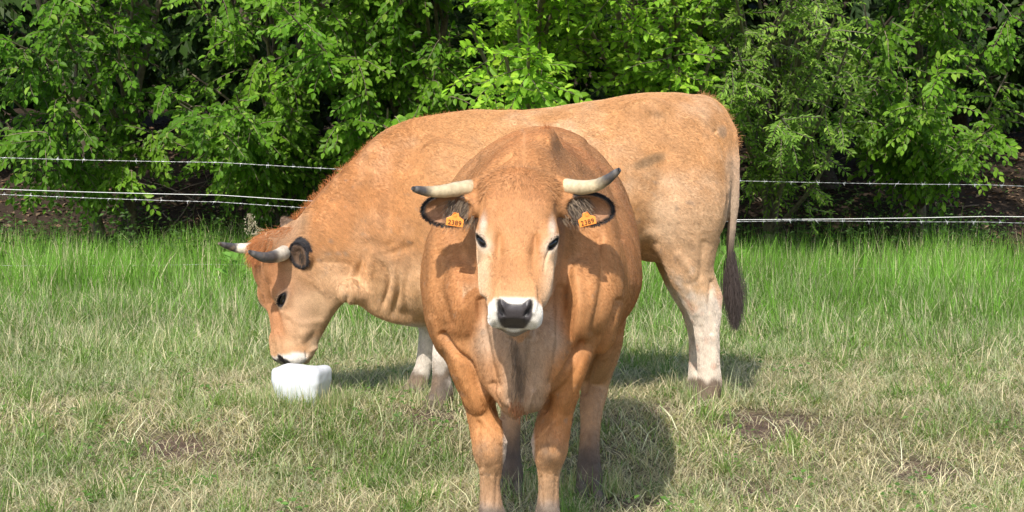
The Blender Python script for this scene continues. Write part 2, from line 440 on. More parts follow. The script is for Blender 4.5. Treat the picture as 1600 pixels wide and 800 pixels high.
# ================================================================== grass
def blades(name, x, y, h, wd, lean, az, col, mat, curl=1.0, z0=0.0, spec_cols=None):
    """ribbon blades: three segments, bending over"""
    n = len(x); z = ground_h(x, y) + z0
    t = np.array([0, .35, .7, 1.0]); ca, sa = np.cos(az), np.sin(az)
    V = np.zeros((n, 7, 3)); face = rng.uniform(0, np.pi, n); fx, fy = np.cos(az + np.pi / 2 + rng.normal(0, .5, n)), np.sin(az + np.pi / 2 + rng.normal(0, .5, n))
    k = 0
    for i, ti in enumerate(t):
        ang = lean * (0.35 + 0.65 * ti * curl)                 # angle from vertical grows along the blade
        r_ = h * ti * np.sin(np.minimum(ang, 1.65)); zz = h * ti * np.cos(np.minimum(ang, 1.65))
        cx, cy, cz = x + ca * r_, y + sa * r_, z + np.maximum(zz, .003 + .01 * ti)
        wi = wd * (1 - ti ** 1.6) * .5
        if i < 3:
            V[:, k] = np.stack([cx - fx * wi, cy - fy * wi, cz], 1); V[:, k + 1] = np.stack([cx + fx * wi, cy + fy * wi, cz], 1); k += 2
        else: V[:, k] = np.stack([cx, cy, cz], 1)
    b = (np.arange(n) * 7)[:, None]
    q = np.concatenate([b + [0, 1, 3, 2], b + [2, 3, 5, 4]]); tr = b + [4, 5, 6]
    pp = np.stack([x, y, 0 * x], 1); col = col * (1 + .26 * fbm(pp, 1.1, 61, 2) + .16 * fbm(pp, 5, 63, 2))[:, None]
    C = np.repeat(np.clip(col, .01, .9), 7, 0)
    o = mesh_obj(name, V.reshape(-1, 3), [q, tr], mat, None, {'tint': C}, smooth_shade=False); return tag(o, kind='stuff')
def leaves_mesh(name, base, d, nrm, L, W, col, parent, detail=True, mat=None, kind=None):
    """folded ovate leaves; base (n,3), d direction, nrm upper-side normal"""
    n = len(base); d = d / np.linalg.norm(d, axis=1)[:, None]; nrm = nrm - d * (nrm * d).sum(1)[:, None]; nrm /= np.linalg.norm(nrm, axis=1)[:, None] + 1e-9
    s_ = np.cross(d, nrm); L = L[:, None]; W = W[:, None]
    if detail:
        prof = [(0, 0, 0), (.32, .5, .10), (.70, .40, .05), (1, 0, -.13), (.70, -.40, .05), (.32, -.5, .10), (.32, 0, -.02), (.70, 0, -.05)]
        F1 = [(0, 6, 1), (7, 3, 2), (0, 5, 6), (7, 4, 3)]; F2 = [(6, 7, 2, 1), (5, 4, 7, 6)]
    else:
        prof = [(0, 0, 0), (.45, .5, .08), (1, 0, -.08), (.45, -.5, .08)]; F1 = [(0, 2, 1), (0, 3, 2)]; F2 = []
    k = len(prof); V = np.stack([base + d * L * u + s_ * W * v + nrm * L * w_ for u, v, w_ in prof], 1).reshape(-1, 3)
    b = (np.arange(n) * k)[:, None]; fs = [np.concatenate([b + list(t) for t in F1])]
    if F2: fs.append(np.concatenate([b + list(t) for t in F2]))
    o = mesh_obj(name, V, fs, mat or MAT['leaf'], parent, {'tint': np.repeat(np.clip(col, 0, 1), k, 0)}, smooth_shade=False)
    return o
def spread(n, y0, y1, margin=.5):
    y = y0 + (y1 - y0) * rng.random(n); hw = y * 800 / F + margin; x = rng.uniform(-1, 1, n) * (y1 * 800 / F + margin); ok = np.abs(x) < hw
    return x[ok], y[ok]
GRASS = attr_mat('grass_blade', rough=.55, spec=.25, var=None, translucent=.30)
G1 = np.array((.115, .205, .040)); G2 = np.array((.175, .28, .062)); GG = np.array((.36, .38, .22)); ST = np.array((.66, .57, .38)); ST2 = np.array((.46, .40, .26)); BR = np.array((.15, .33, .035))
def mixcols(sel, pal):
    return np.array(pal)[sel] * rng.uniform(.7, 1.3, (len(sel), 1))
def grass_all():
    # dry trampled turf near us
    x, y = spread(190000, 7.2, 11.6); p = np.stack([x, y, 0 * x], 1); nz = fbm(p, 1.5, 91); nf = fbm(p, 6, 92); mu = mud_mask(x, y)
    keep = rng.random(len(x)) < (1 - .72 * mu) * (.55 + .45 * smooth(-.5, .3, nf)); x, y, nz, nf = x[keep], y[keep], nz[keep], nf[keep]; n = len(x)
    lush = smooth(.0, .45, nz + .25 * smooth(10.2, 11.5, y) + .30 * smooth(-.3, -1.8, x) * smooth(7.5, 8.5, y) - .12)
    dry = rng.random(n) > .26 + .34 * lush
    sel = np.where(dry, np.where(rng.random(n) < .5, 3, 4), np.where(rng.random(n) < .58, 2, np.where(rng.random(n) < .6, 0, 1)))
    h = np.where(dry, rng.uniform(.05, .15, n), rng.uniform(.04, .095, n) * (1 + .6 * lush)); lean = np.where(dry, rng.uniform(1.0, 2.1, n), rng.uniform(.4, 1.7, n))
    blades('trampled_grass', x, y, h, np.where(dry, rng.uniform(.002, .0042, n), rng.uniform(.0026, .0052, n)), lean, rng.uniform(0, 2 * np.pi, n), mixcols(sel, [G1, G2, GG, ST, ST2]), GRASS)
    # greener tufts standing in it
    cx, cy = spread(520, 7.3, 12.5); cn = fbm(np.stack([cx, cy, 0 * cx], 1), .9, 93); k_ = (mud_mask(cx, cy) < .3) & (rng.random(len(cx)) < .35 + .65 * smooth(-.2, .4, cn + .4 * (cx < -.8))); cx, cy = cx[k_], cy[k_]
    m_ = 70; x = np.repeat(cx, m_) + rng.normal(0, .035, len(cx) * m_); y = np.repeat(cy, m_) + rng.normal(0, .035, len(cx) * m_); n = len(x)
    sc_ = np.repeat(rng.uniform(.6, 1.35, len(cx)), m_); hue = np.repeat(rng.random(len(cx)), m_)
    sel = np.where(rng.random(n) < .12, 3, np.where(hue < .4, 1, np.where(hue < .75, 0, 2)))
    blades('grass_tufts', x, y, rng.uniform(.06, .15, n) * sc_, rng.uniform(.003, .0058, n), rng.uniform(.2, 1.6, n), rng.uniform(0, 2 * np.pi, n), mixcols(sel, [G1 * 1.1, G2, GG, ST]), GRASS)
    # middle field
    x, y = spread(150000, 11.0, 16.6, .6); p = np.stack([x, y, 0 * x], 1); nz = fbm(p, 1.3, 95); n = len(x)
    tall = np.clip(smooth(11.8, 14.0, y + .7 * nz) * .65 + .35 * smooth(.3, 1.4, x) * smooth(11, 12, y), 0, 1)
    sel = np.where(rng.random(n) < .26 - .18 * tall, 3, np.where(rng.random(n) < .42 - .15 * tall, 2, np.where(rng.random(n) < .45, 0, 1))); sel = np.where((rng.random(n) < .42 * tall), 4, sel)
    blades('meadow_grass', x, y, rng.uniform(.07, .17, n) * (1 + .7 * tall) * np.clip(1 + .75 * fbm(p, 3.2, 65, 2), .45, 1.7), rng.uniform(.003, .0065, n), rng.uniform(.15, 1.6, n) * (1.15 - .45 * tall), rng.uniform(0, 2 * np.pi, n), mixcols(sel, [G1, G2, GG, ST, BR]), GRASS)
    # tall verge under the fence
    x, y = spread(52000, 14.4, 17.9, .8); nz = fbm(np.stack([x, y, 0 * x], 1), 2.0, 97); k_ = rng.random(len(x)) < (.15 + .85 * smooth(-.3, .35, nz)) * (1 - .8 * smooth(16.6, 17.9, y)); x, y, nz = x[k_], y[k_], nz[k_]; n = len(x)
    sel = np.where(rng.random(n) < .10, 2, np.where(rng.random(n) < .6, 1, 0))
    blades('verge_grass', x, y, rng.uniform(.18, .40, n) * (1 + .25 * nz), rng.uniform(.004, .008, n), rng.uniform(.03, .75, n), rng.uniform(0, 2 * np.pi, n), mixcols(sel, [G2 * 1.0, BR * 1.1, ST]), GRASS)
    # long pale stalks lying and standing about
    x, y = spread(5200, 7.3, 13.5); n = len(x); k_ = rng.random(n) < (1 - .5 * mud_mask(x, y)); x, y = x[k_], y[k_]; n = len(x)
    blades('dry_stalks', x, y, rng.uniform(.10, .26, n), rng.uniform(.002, .0045, n), rng.uniform(.7, 2.1, n), rng.uniform(0, 2 * np.pi, n), mixcols(np.where(rng.random(n) < .7, 0, 1), [ST * 1.25, GG * 1.4]), GRASS, curl=1.3)
    # clover and other small broad leaves
    cx, cy = spread(420, 7.4, 14.5); k_ = mud_mask(cx, cy) < .4; cx, cy = cx[k_], cy[k_]; m_ = 11; n = len(cx) * m_; x = np.repeat(cx, m_) + rng.normal(0, .045, n); y = np.repeat(cy, m_) + rng.normal(0, .045, n)
    th = rng.uniform(0, 2 * np.pi, n); L = rng.uniform(.014, .034, n); d = np.stack([np.cos(th), np.sin(th), rng.uniform(-.1, .5, n)], 1)
    o = leaves_mesh('clover_leaves', np.stack([x, y, ground_h(x, y) + rng.uniform(.02, .06, n)], 1), d, np.stack([rng.normal(0, .3, n), rng.normal(-.2, .3, n), np.ones(n)], 1), L, L * .7, np.array((.10, .20, .04)) * rng.uniform(.7, 1.4, (n, 1)), None, False, GRASS); tag(o, kind='stuff')
    # grass leaning on the block and around the hooves
    c = G(468, 642)[:2]; n = 1300; th = rng.uniform(np.pi, 2 * np.pi, n); r_ = rng.uniform(.13, .26, n); x = c[0] + np.cos(th) * r_; y = c[1] + .10 + np.sin(th) * r_
    xs_, ys_ = [x], [y]
    for hx, hy in ((690, 634), (655, 618), (1104, 632), (1085, 616), (797, 776), (920, 776)):
        g = G(hx, hy); m2 = 330; th = rng.uniform(0, 2 * np.pi, m2); rr = rng.uniform(.065, .14, m2); xs_.append(g[0] + np.cos(th) * rr); ys_.append(g[1] - .02 + np.sin(th) * rr)
    x = np.concatenate(xs_); y = np.concatenate(ys_); n = len(x); sel = np.where(rng.random(n) < .3, 2, np.where(rng.random(n) < .5, 0, 1))
    blades('grass_round_feet', x, y, rng.uniform(.05, .15, n), rng.uniform(.002, .004, n), rng.uniform(.05, 1.1, n), rng.uniform(0, 2 * np.pi, n), mixcols(sel, [G2, GG * 1.1, ST]), GRASS)
grass_all()

# ================================================================== trees and shrubs
BARK = attr_mat('bark', rough=.85, spec=.15, var=(.55, 1.35), scale=30, bump=.6, bscale=60)
MAT['leaf'] = attr_mat('leaf', rough=.48, spec=.20, var=None, translucent=.32)
LITTER = attr_mat('dead_leaf', rough=.8, spec=.2, var=None, translucent=.1)
def tree(name, label, tx, ty, lo, hi, nspray, leafL, pal, seed, trunk_r=.05, lean=(0, 0), nl=(10, 18), detail=True, fine=False, top=5.0, droop=.25, per_limb=21, face=.75, bark=(.17, .14, .10), group='shrubs and trees along the fence', hollow=None, stems=1):
    """crown fills the box lo..hi; limbs run from the trunk to groups of sprays, twigs carry the leaves"""
    r = np.random.default_rng(seed); tz = float(ground_h(np.array([tx]), np.array([ty]))[0]); root = empty(name, (tx, ty, tz), label, 'tree' if trunk_r > .04 else 'shrub', group)
    lo = np.array(lo, float); hi = np.array(hi, float); ctr = (lo + hi) / 2
    H_ = hi[2] * .92 - tz; bark = np.array(bark)
    tr = Multi(); axes = []
    for si in range(stems):
        off = r.normal(0, .10 * (stems > 1), 2); tp = [(tx + off[0], ty + off[1], tz - .05)]
        for q in (.25, .5, .75, 1): tp.append((tx + off[0] * (1 + 6 * q) + (ctr[0] - tx) * q + r.normal(0, .06 * H_ * .3), ty + off[1] * (1 + 4 * q) + (ctr[1] - ty) * q * .8 + r.normal(0, .05 * H_ * .3), tz + H_ * q))
        tp = catmull(tp, 8); axes.append(tp); rr = trunk_r * (1 - .85 * np.linspace(0, 1, len(tp))) * (1 + .08 * r.normal(size=len(tp)))
        rr[0] *= 1.5; V, Q, _ = tube(tp, rr, 10); V = V + (fbm(V, 9, seed)[:, None] * trunk_r * .12); tr.add(V, Q, bark)
    tr.build('trunk', BARK, root)
    br = Multi(); nlimb = max(4, nspray // per_limb); B, Dd, Nn, LL, CC = [], [], [], [], []
    for li in range(nlimb):
        # limb target: favour the outer shell of the crown that faces the field
        u = r.random(3); u[1] = u[1] ** 1.6
        tgt = lo + (hi - lo) * u; e = ((tgt - ctr) / ((hi - lo) / 2)); nrm_ = np.linalg.norm(e)
        if nrm_ > 1.25: tgt = ctr + (tgt - ctr) * 1.25 / nrm_
        if hollow is not None and hollow(tgt): continue
        ax = axes[r.integers(len(axes))]; zi = np.clip((tgt[2] - tz) / H_ - .22 - .12 * r.random(), .08, .95); st = ax[int(zi * (len(ax) - 1))]
        mid = (st + tgt) / 2 + np.array((0, 0, .12)) + r.normal(0, .07, 3); path = catmull([st, mid, tgt], 6); lr = trunk_r * .32
        V, Q, _ = tube(path, lr * (1 - .75 * np.linspace(0, 1, len(path))) + .003, 5); br.add(V, Q, bark * r.uniform(.9, 1.5))
        lc = r.random(); shade = r.uniform(.8, 1.2)
        for sp in range(per_limb):
            t = .35 + .65 * r.random(); p0 = path[int(t * (len(path) - 1))] + r.normal(0, .03, 3)
            out = (p0 - np.array((ctr[0], hi[1], ctr[2] - .2 * (hi[2] - lo[2])))); out[2] *= .35; out = out / (np.linalg.norm(out) + 1e-9)
            d = unit(out * .6 + np.array((0, -.35, 0)) + r.normal(0, .55, 3) * [1, .7, .5]); ln = r.uniform(.20, .48) * (leafL / .075) ** .5
            n_ = r.integers(*nl); pts = [p0]; dd = d.copy()
            for s_ in range(6): dd = unit(dd + np.array((0, 0, -droop * .35)) + r.normal(0, .10, 3)); pts.append(pts[-1] + dd * ln / 6)
            pts = np.array(pts); V, Q, _ = tube(pts, np.linspace(.0035, .0012, 7), 3); br.add(V, Q, bark * r.uniform(.9, 1.8))
            sn = unit(np.array((0, -face, .75)) + r.normal(0, .28, 3)); sd_ = np.cross(d, sn)
            tt = (np.arange(n_) + .6) / n_; ii = tt * 6; i0 = np.minimum(ii.astype(int), 5); fr = (ii - i0)[:, None]
            bp_ = pts[i0] * (1 - fr) + pts[i0 + 1] * fr; alt = np.where(np.arange(n_) % 2, 1, -1)[:, None]
            ld = (pts[i0 + 1] - pts[i0]) / (ln / 6) * .65 + alt * sd_ * .75 + r.normal(0, .18, (n_, 3)) + np.array((0, 0, -droop)); ld[-1] = dd
            B.append(bp_ + ld * .006); Dd.append(ld); Nn.append(sn + r.normal(0, .30, (n_, 3)))
            LL.append(leafL * r.uniform(.62, 1.15, n_) * (1 - .25 * np.abs(tt - .5)))
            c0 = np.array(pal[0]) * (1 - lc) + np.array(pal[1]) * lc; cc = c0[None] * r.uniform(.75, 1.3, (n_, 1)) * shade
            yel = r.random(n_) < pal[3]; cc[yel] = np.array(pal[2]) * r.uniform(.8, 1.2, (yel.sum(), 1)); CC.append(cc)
    br.build('branches', BARK, root)
    B, Dd, Nn, LL, CC = map(np.concatenate, (B, Dd, Nn, LL, CC))
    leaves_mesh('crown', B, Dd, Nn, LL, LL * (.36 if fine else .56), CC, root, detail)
    return root
def hedge():
    GA = (.078, .185, .013); GB = (.130, .255, .018); GY = (.22, .36, .045); GD = (.055, .085, .022)
    X_ = lambda px_, D: (px_ - 800) * D / F
    s = 16.4
    specs = [  # label, px range, z range, depth range, sprays, leaf, palette, seed
        ('dense dark green leafy shrub at the far left beyond the fence', -60, 250, .75, 4.4, 15.9, 18.0, 700, .074, (GA, GB, GY, .05), 101, {}),
        ('dense green hornbeam shrub left of and above the grazing head', 235, 520, .80, 4.6, 15.7, 17.9, 1000, .070, (GA, GB, GY, .06), 102, {}),
        ('dense green hornbeam shrub whose sprays hang over the top wire behind the neck', 455, 705, .80, 4.6, 15.3, 17.6, 1100, .072, (GA, GB, GY, .07), 103, {}),
        ('bright yellow green spreading tree over the middle of the fence', 715, 925, 1.50, 4.4, 14.1, 16.8, 900, .078, ((.15, .31, .020), (.23, .42, .028), (.32, .50, .04), .25), 104, dict(trunk_r=.09, face=.6, droop=.07)),
        ('bright green layered tree with a dark trunk behind the cow\'s back', 890, 1130, 1.40, 4.6, 14.5, 17.0, 900, .070, ((.13, .28, .018), (.20, .37, .028), (.30, .47, .04), .20), 105, dict(trunk_r=.10, face=.6, droop=.07)),
        ('dull green twiggy tree with fine leaves behind the rump', 1085, 1330, 1.15, 4.4, 14.6, 17.4, 1300, .052, ((.115, .215, .028), (.18, .30, .045), (.27, .40, .07), .12), 106, dict(fine=True, trunk_r=.06, bark=(.17, .15, .11), droop=.10, nl=(14, 22))),
        ('green broad leaved tree at the far right beyond the fence', 1310, 1660, 1.0, 4.6, 15.6, 18.0, 900, .070, (GA, GB, GY, .09), 107, {}),
    ]
    for lab, a, b, z0, z1, y0, y1, ns, lf, pal, seed, kw in specs:
        kw = dict(dict(trunk_r=.045, stems=2 if seed < 104 else 1), **kw)
        kw['trunk_r'] = max(kw['trunk_r'], .041)
        tree('shrub' if seed < 104 else 'broadleaf_tree', lab, X_((a + b) / 2, s) + .1, y1 + .1, (X_(a, s), y0, z0), (X_(b, s), y1, z1), ns, lf, pal, seed, **kw)
    # wood behind, shade of the front row put into its dark leaf colours
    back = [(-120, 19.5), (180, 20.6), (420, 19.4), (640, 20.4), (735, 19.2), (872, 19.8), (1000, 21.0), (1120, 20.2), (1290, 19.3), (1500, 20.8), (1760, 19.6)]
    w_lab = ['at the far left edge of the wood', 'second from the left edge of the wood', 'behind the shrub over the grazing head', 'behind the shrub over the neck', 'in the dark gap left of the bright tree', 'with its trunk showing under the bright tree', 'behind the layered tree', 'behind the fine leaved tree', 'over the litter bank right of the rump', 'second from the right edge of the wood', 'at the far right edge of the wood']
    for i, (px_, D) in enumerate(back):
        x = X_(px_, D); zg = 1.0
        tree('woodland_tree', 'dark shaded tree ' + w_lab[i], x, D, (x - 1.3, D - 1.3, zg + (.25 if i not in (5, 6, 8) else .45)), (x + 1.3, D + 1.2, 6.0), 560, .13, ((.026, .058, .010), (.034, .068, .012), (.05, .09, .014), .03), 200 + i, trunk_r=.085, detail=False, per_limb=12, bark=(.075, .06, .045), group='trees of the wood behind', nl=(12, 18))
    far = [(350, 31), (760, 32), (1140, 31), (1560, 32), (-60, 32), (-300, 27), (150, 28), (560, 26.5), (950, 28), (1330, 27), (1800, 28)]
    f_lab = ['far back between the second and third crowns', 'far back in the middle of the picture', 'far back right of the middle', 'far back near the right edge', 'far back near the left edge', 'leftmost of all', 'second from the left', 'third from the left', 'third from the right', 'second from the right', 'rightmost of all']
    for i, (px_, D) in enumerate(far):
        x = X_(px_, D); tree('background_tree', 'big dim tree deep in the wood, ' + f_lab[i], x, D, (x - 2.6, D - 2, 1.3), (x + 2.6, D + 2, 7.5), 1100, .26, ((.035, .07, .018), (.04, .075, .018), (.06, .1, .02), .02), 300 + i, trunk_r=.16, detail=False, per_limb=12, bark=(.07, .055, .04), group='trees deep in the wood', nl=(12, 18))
    # low undergrowth at the foot of the wood, leaf litter and fallen sticks
    r = np.random.default_rng(5); n = 16000; x = r.uniform(-5.2, 5.2, n); y = r.uniform(16.9, 22.5, n); z = ground_h(x, y) + r.uniform(.0, .02, n); th = r.uniform(0, 2 * np.pi, n)
    d = np.stack([np.cos(th), np.sin(th), r.normal(0, .25, n)], 1); nn = np.stack([r.normal(0, .35, n), r.normal(-.2, .35, n), np.ones(n)], 1)
    cc = np.array([(.17, .10, .055), (.23, .15, .09), (.11, .065, .04), (.28, .2, .13)])[r.integers(0, 4, n)] * r.uniform(.6, 1.2, (n, 1)); L = r.uniform(.03, .07, n)
    tag(leaves_mesh('leaf_litter', np.stack([x, y, z], 1), d, nn, L, L * .6, cc, None, False, LITTER), kind='stuff')
    n = 16000; cx = r.uniform(-5, 5, 210); cy = 16.4 + 2.8 * r.random(210) ** 1.6; k = r.integers(0, 210, n); x = cx[k] + r.normal(0, .12, n); y = cy[k] + r.normal(0, .12, n); z = ground_h(x, y) + r.uniform(.03, .36, n) * (.5 + (k % 7) / 7.0); th = r.uniform(0, 2 * np.pi, n)
    d = np.stack([np.cos(th), np.sin(th), r.normal(-.2, .3, n)], 1); nn = np.stack([r.normal(0, .4, n), r.normal(-.4, .35, n), np.ones(n)], 1); L = r.uniform(.025, .055, n)
    cc = np.array((.06, .12, .025)) * r.uniform(.6, 1.4, (n, 1)); tag(leaves_mesh('undergrowth', np.stack([x, y, z], 1), d, nn, L, L * .5, cc, None, False), kind='stuff')
    st = Multi()
    for i in range(90):
        x0, y0 = r.uniform(-4.8, 4.8), r.uniform(16.8, 20.5); z0 = float(ground_h(np.array([x0]), np.array([y0]))[0]); a = r.uniform(0, 2 * np.pi); up = r.uniform(0, .9) ** 2; ln = r.uniform(.2, .8)
        d = unit((math.cos(a), math.sin(a), up)); pts = [np.array((x0, y0, z0 + .01))]
        for s_ in range(6): d = unit(d + r.normal(0, .13, 3)); pts.append(pts[-1] + d * ln / 6)
        V, Q, _ = tube(pts, np.linspace(r.uniform(.004, .011), .002, 7), 5); st.add(V, Q, np.array((.24, .19, .14)) * r.uniform(.5, 1.3))
    tag(st.build('fallen_sticks', BARK), kind='stuff')
hedge()

# ================================================================== fence, salt block, weeds
WIRE = simple('galvanised_wire', (.50, .51, .52), rough=.42, spec=.5, metallic=.6); ROPE = simple('white_electric_rope', (.80, .80, .78), rough=.5)
POST = attr_mat('weathered_post', rough=.85, spec=.15, var=(.6, 1.25), scale=25, bump=.5, bscale=50)
def fence():
    DF = 15.55; g = ground_h(np.array([P(205, 400, DF)[0]]), np.array([DF])); root = empty('wire_fence', (0, DF, 0), 'barbed and smooth wire fence running along the foot of the hedge', 'fence')
    def path(knots, sag=.012):
        xs = np.linspace(-260, 1860, 160); ky = np.interp(xs, [k[0] for k in knots], [k[1] for k in knots])
        pts = np.array([P(a, b, DF) for a, b in zip(xs, ky)]); ph = ((xs + 260) % 600) / 600; pts[:, 2] -= 4 * sag * ph * (1 - ph); return pts
    def barbed(knots, tw=.0012, r_=.0010):
        pts = path(knots); L = np.concatenate([[0], np.cumsum(np.linalg.norm(np.diff(pts, axis=0), axis=1))]); s = np.arange(0, L[-1], .012)
        q = np.stack([np.interp(s, L, pts[:, k]) for k in range(3)], 1); mu = Multi()
        for ph in (0, np.pi):
            a = s * 55 + ph; V, Q, _ = tube(q + np.stack([0 * a, np.cos(a), np.sin(a)], 1) * tw, r_, 4); mu.add(V, Q)
        for b in np.arange(.1, L[-1], .125 * 1.5):
            c = np.array([np.interp(b, L, pts[:, k]) for k in range(3)]); wv, wq, _ = tube([c + (-.010, 0, 0), c + (.010, 0, 0)], .0034, 5); mu.add(wv, wq)
            for k in range(4):
                a = k * np.pi / 2 + rng.uniform(0, 1.5); e = c + np.array(((-.006, .006)[k % 2], 0, 0)); V, Q, _ = tube([e, e + np.array((rng.normal(0, .006), math.cos(a) * .021, math.sin(a) * .021))], [.0021, .0006], 4); mu.add(V, Q)
        return mu.build('barbed_wire', WIRE, root)
    barbed([(-260, 236), (350, 254), (530, 262), (1150, 280), (1250, 282), (1860, 296)])
    barbed([(-260, 290), (350, 316), (480, 323), (1150, 344), (1250, 342), (1860, 352)])
    for kn, rr, mt in (([(-260, 284), (350, 305), (485, 312), (1150, 341), (1250, 340), (1860, 336)],   .0023, ROPE), ([(-260, 412), (350, 413), (1150, 414), (1250, 416), (1860, 424)], .0012, WIRE)):
        V, Q, _ = tube(path(kn), rr, 6); mesh_obj('smooth_wire', V, Q, mt, root)
    for px_ in (-90, 1700):
        x = P(px_, 400, DF)[0]; z = float(ground_h(np.array([x]), np.array([DF + .06]))[0]); pts = np.array([(x, DF + .06, z - .1), (x + .005, DF + .062, z + .4), (x + .015, DF + .06, z + .78), (x + .016, DF + .06, z + 1.06)]); pts = catmull(pts, 5)
        V, Q, t = tube(pts, .045 + .003 * np.sin(np.arange(len(pts))), 14); V = V + fbm(V, 14, 7)[:, None] * .004; top = np.vstack([V, pts[-1] + (0, 0, .02)]); n = len(V); k = n - 14
        T = np.array([(k + j, k + (j + 1) % 14, n) for j in range(14)]); mesh_obj('post', top, [Q, T], POST, root, {'tint': np.tile((.20, .17, .13), (n + 1, 1))})
fence()
def salt_block():
    g = G(470, 642); c = np.array((g[0], g[1] + .05, float(ground_h(np.array([g[0]]), np.array([g[1] + .13]))[0])))
    yaw = math.radians(-19); f = Field(np.arange(c[0] - .21, c[0] + .21, .005), np.arange(c[1] - .21, c[1] + .21, .005), np.arange(c[2] - .05, c[2] + .26, .005))
    X, Y, Z = [a.astype(float) for a in f.ax]; X = X[:, None, None] - c[0]; Y = Y[None, :, None] - c[1]; Z = Z[None, None, :] - c[2]
    Z = Z - .05 * X * 0 - .02 * Y
    u = X * math.cos(yaw) + Y * math.sin(yaw); v = -X * math.sin(yaw) + Y * math.cos(yaw)
    tp = .66 + .34 * np.clip(Z / .13, 0, 1) ** .8
    hx, hy, hz = .114 * tp, .088 * tp, .106; r_ = .026
    q = [np.abs(u) - hx + r_, np.abs(v) - hy + r_, np.abs(Z - .086) - hz + r_ + 0 * u]
    f.d = (np.sqrt(sum(np.maximum(a, 0) ** 2 for a in q)) + np.minimum(np.maximum(np.maximum(q[0], q[1]), q[2]), 0) - r_).astype(np.float32)
    # licked hollows
    f.ell(c + (-.05, -.02, .226), (.09, .07, .040), k=.02, op='sub'); f.ell(c + (.03, .03, .226), (.07, .06, .036), k=.02, op='sub')
    V, Q = f.mesh(3); N = normals(V, Q); V = V + N * (fbm(V, 14, 3) * .0035)[:, None]
    m, nt, b = new_mat('white_salt'); n1 = noise_node(nt, 30, 5); rgb = nd(nt, 'ShaderNodeRGB'); rgb.outputs[0].default_value = (.64, .67, .70, 1)
    nt.links.new(value_mul(nt, rgb.outputs[0], n1.outputs[0], .86, 1.05), b.inputs['Base Color']); b.inputs['Roughness'].default_value = .55; b.inputs['Subsurface Weight'].default_value = .25
    b.inputs['Subsurface Radius'].default_value = (.02, .02, .025); b.inputs['Subsurface Scale'].default_value = .5
    root = mesh_obj('salt_block', V - c, Q, m); root.location = tuple(c); tag(root, 'white mineral salt lick block standing in the grass under the grazing head', 'salt block')
salt_block()
def weeds():
    r = np.random.default_rng(31)
    # seeding grass by the fence
    D = 15.0; b0 = P(398, 420, D); b0[2] = float(ground_h(b0[:1], b0[1:2])[0]); root = empty('seeding_grass', b0, 'pale feathery seed head on a grass stem near the wire', 'grass plant')
    stem = catmull([b0, P(396, 400, D), P(392, 370, D), P(388, 338, D)], 8); V, Q, _ = tube(stem, .0025, 5); mu = Multi(); mu.add(V, Q, (.22, .26, .10)); mu.build('stem', BARK, root)
    n = 330; t = r.random(n); cp = catmull([P(402, 372, D), P(394, 356, D), P(389, 334, D)], 10); ii = (t * (len(cp) - 1)).astype(int); w_ = .035 * (1 - t) + .006
    base_ = cp[ii] + r.normal(0, 1, (n, 3)) * w_[:, None] * [1.1, .8, .5]; d = r.normal(0, .5, (n, 3)) + (0, 0, .8); L = r.uniform(.010, .020, n)
    leaves_mesh('seed_head', base_, d, r.normal(0, 1, (n, 3)), L, L * .45, np.array((.50, .42, .32)) * r.uniform(.6, 1.2, (n, 1)), root, False)
    # broad leaved dock plants
    for k, (px_, D, lab) in enumerate(((368, 14.9, 'flat broad green weed below the pale seed head'), (1140, 15.2, 'low leafy weed against the grass right of the tail'))):
        b0 = P(px_, 400, D); b0[2] = float(ground_h(b0[:1], b0[1:2])[0]); root = empty('dock_plant', b0, lab, 'weed'); n = 16; th = r.uniform(0, 2 * np.pi, n)
        top = b0 + np.stack([np.cos(th) * .05, np.sin(th) * .05, r.uniform(.10, .26, n)], 1); mu = Multi()
        for q in top: V, Q, _ = tube(catmull([b0, (b0 + q) / 2 + (0, 0, .02), q], 5), .0025, 4); mu.add(V, Q, (.12, .16, .05))
        mu.build('stems', BARK, root); d = np.stack([np.cos(th), np.sin(th), r.uniform(.3, 1.1, n)], 1); L = r.uniform(.07, .12, n)
        leaves_mesh('leaves', top, d, np.tile((0, -.3, 1.0), (n, 1)), L, L * .5, np.array((.14, .28, .05)) * r.uniform(.8, 1.3, (n, 1)), root)
weeds()
# ================================================================== cows
TAN = np.array((.475, .232, .094)); RUST = np.array((.36, .138, .046)); CREAM = np.array((.66, .47, .30)); WHITE = np.array((.80, .75, .67))
MUD = np.array((.115, .09, .07)); BLACK = np.array((.012, .011, .012)); PINK = np.array((.50, .27, .19)); DARK = np.array((.06, .045, .035))
ZF = -0.12                                       # ground under the front cow

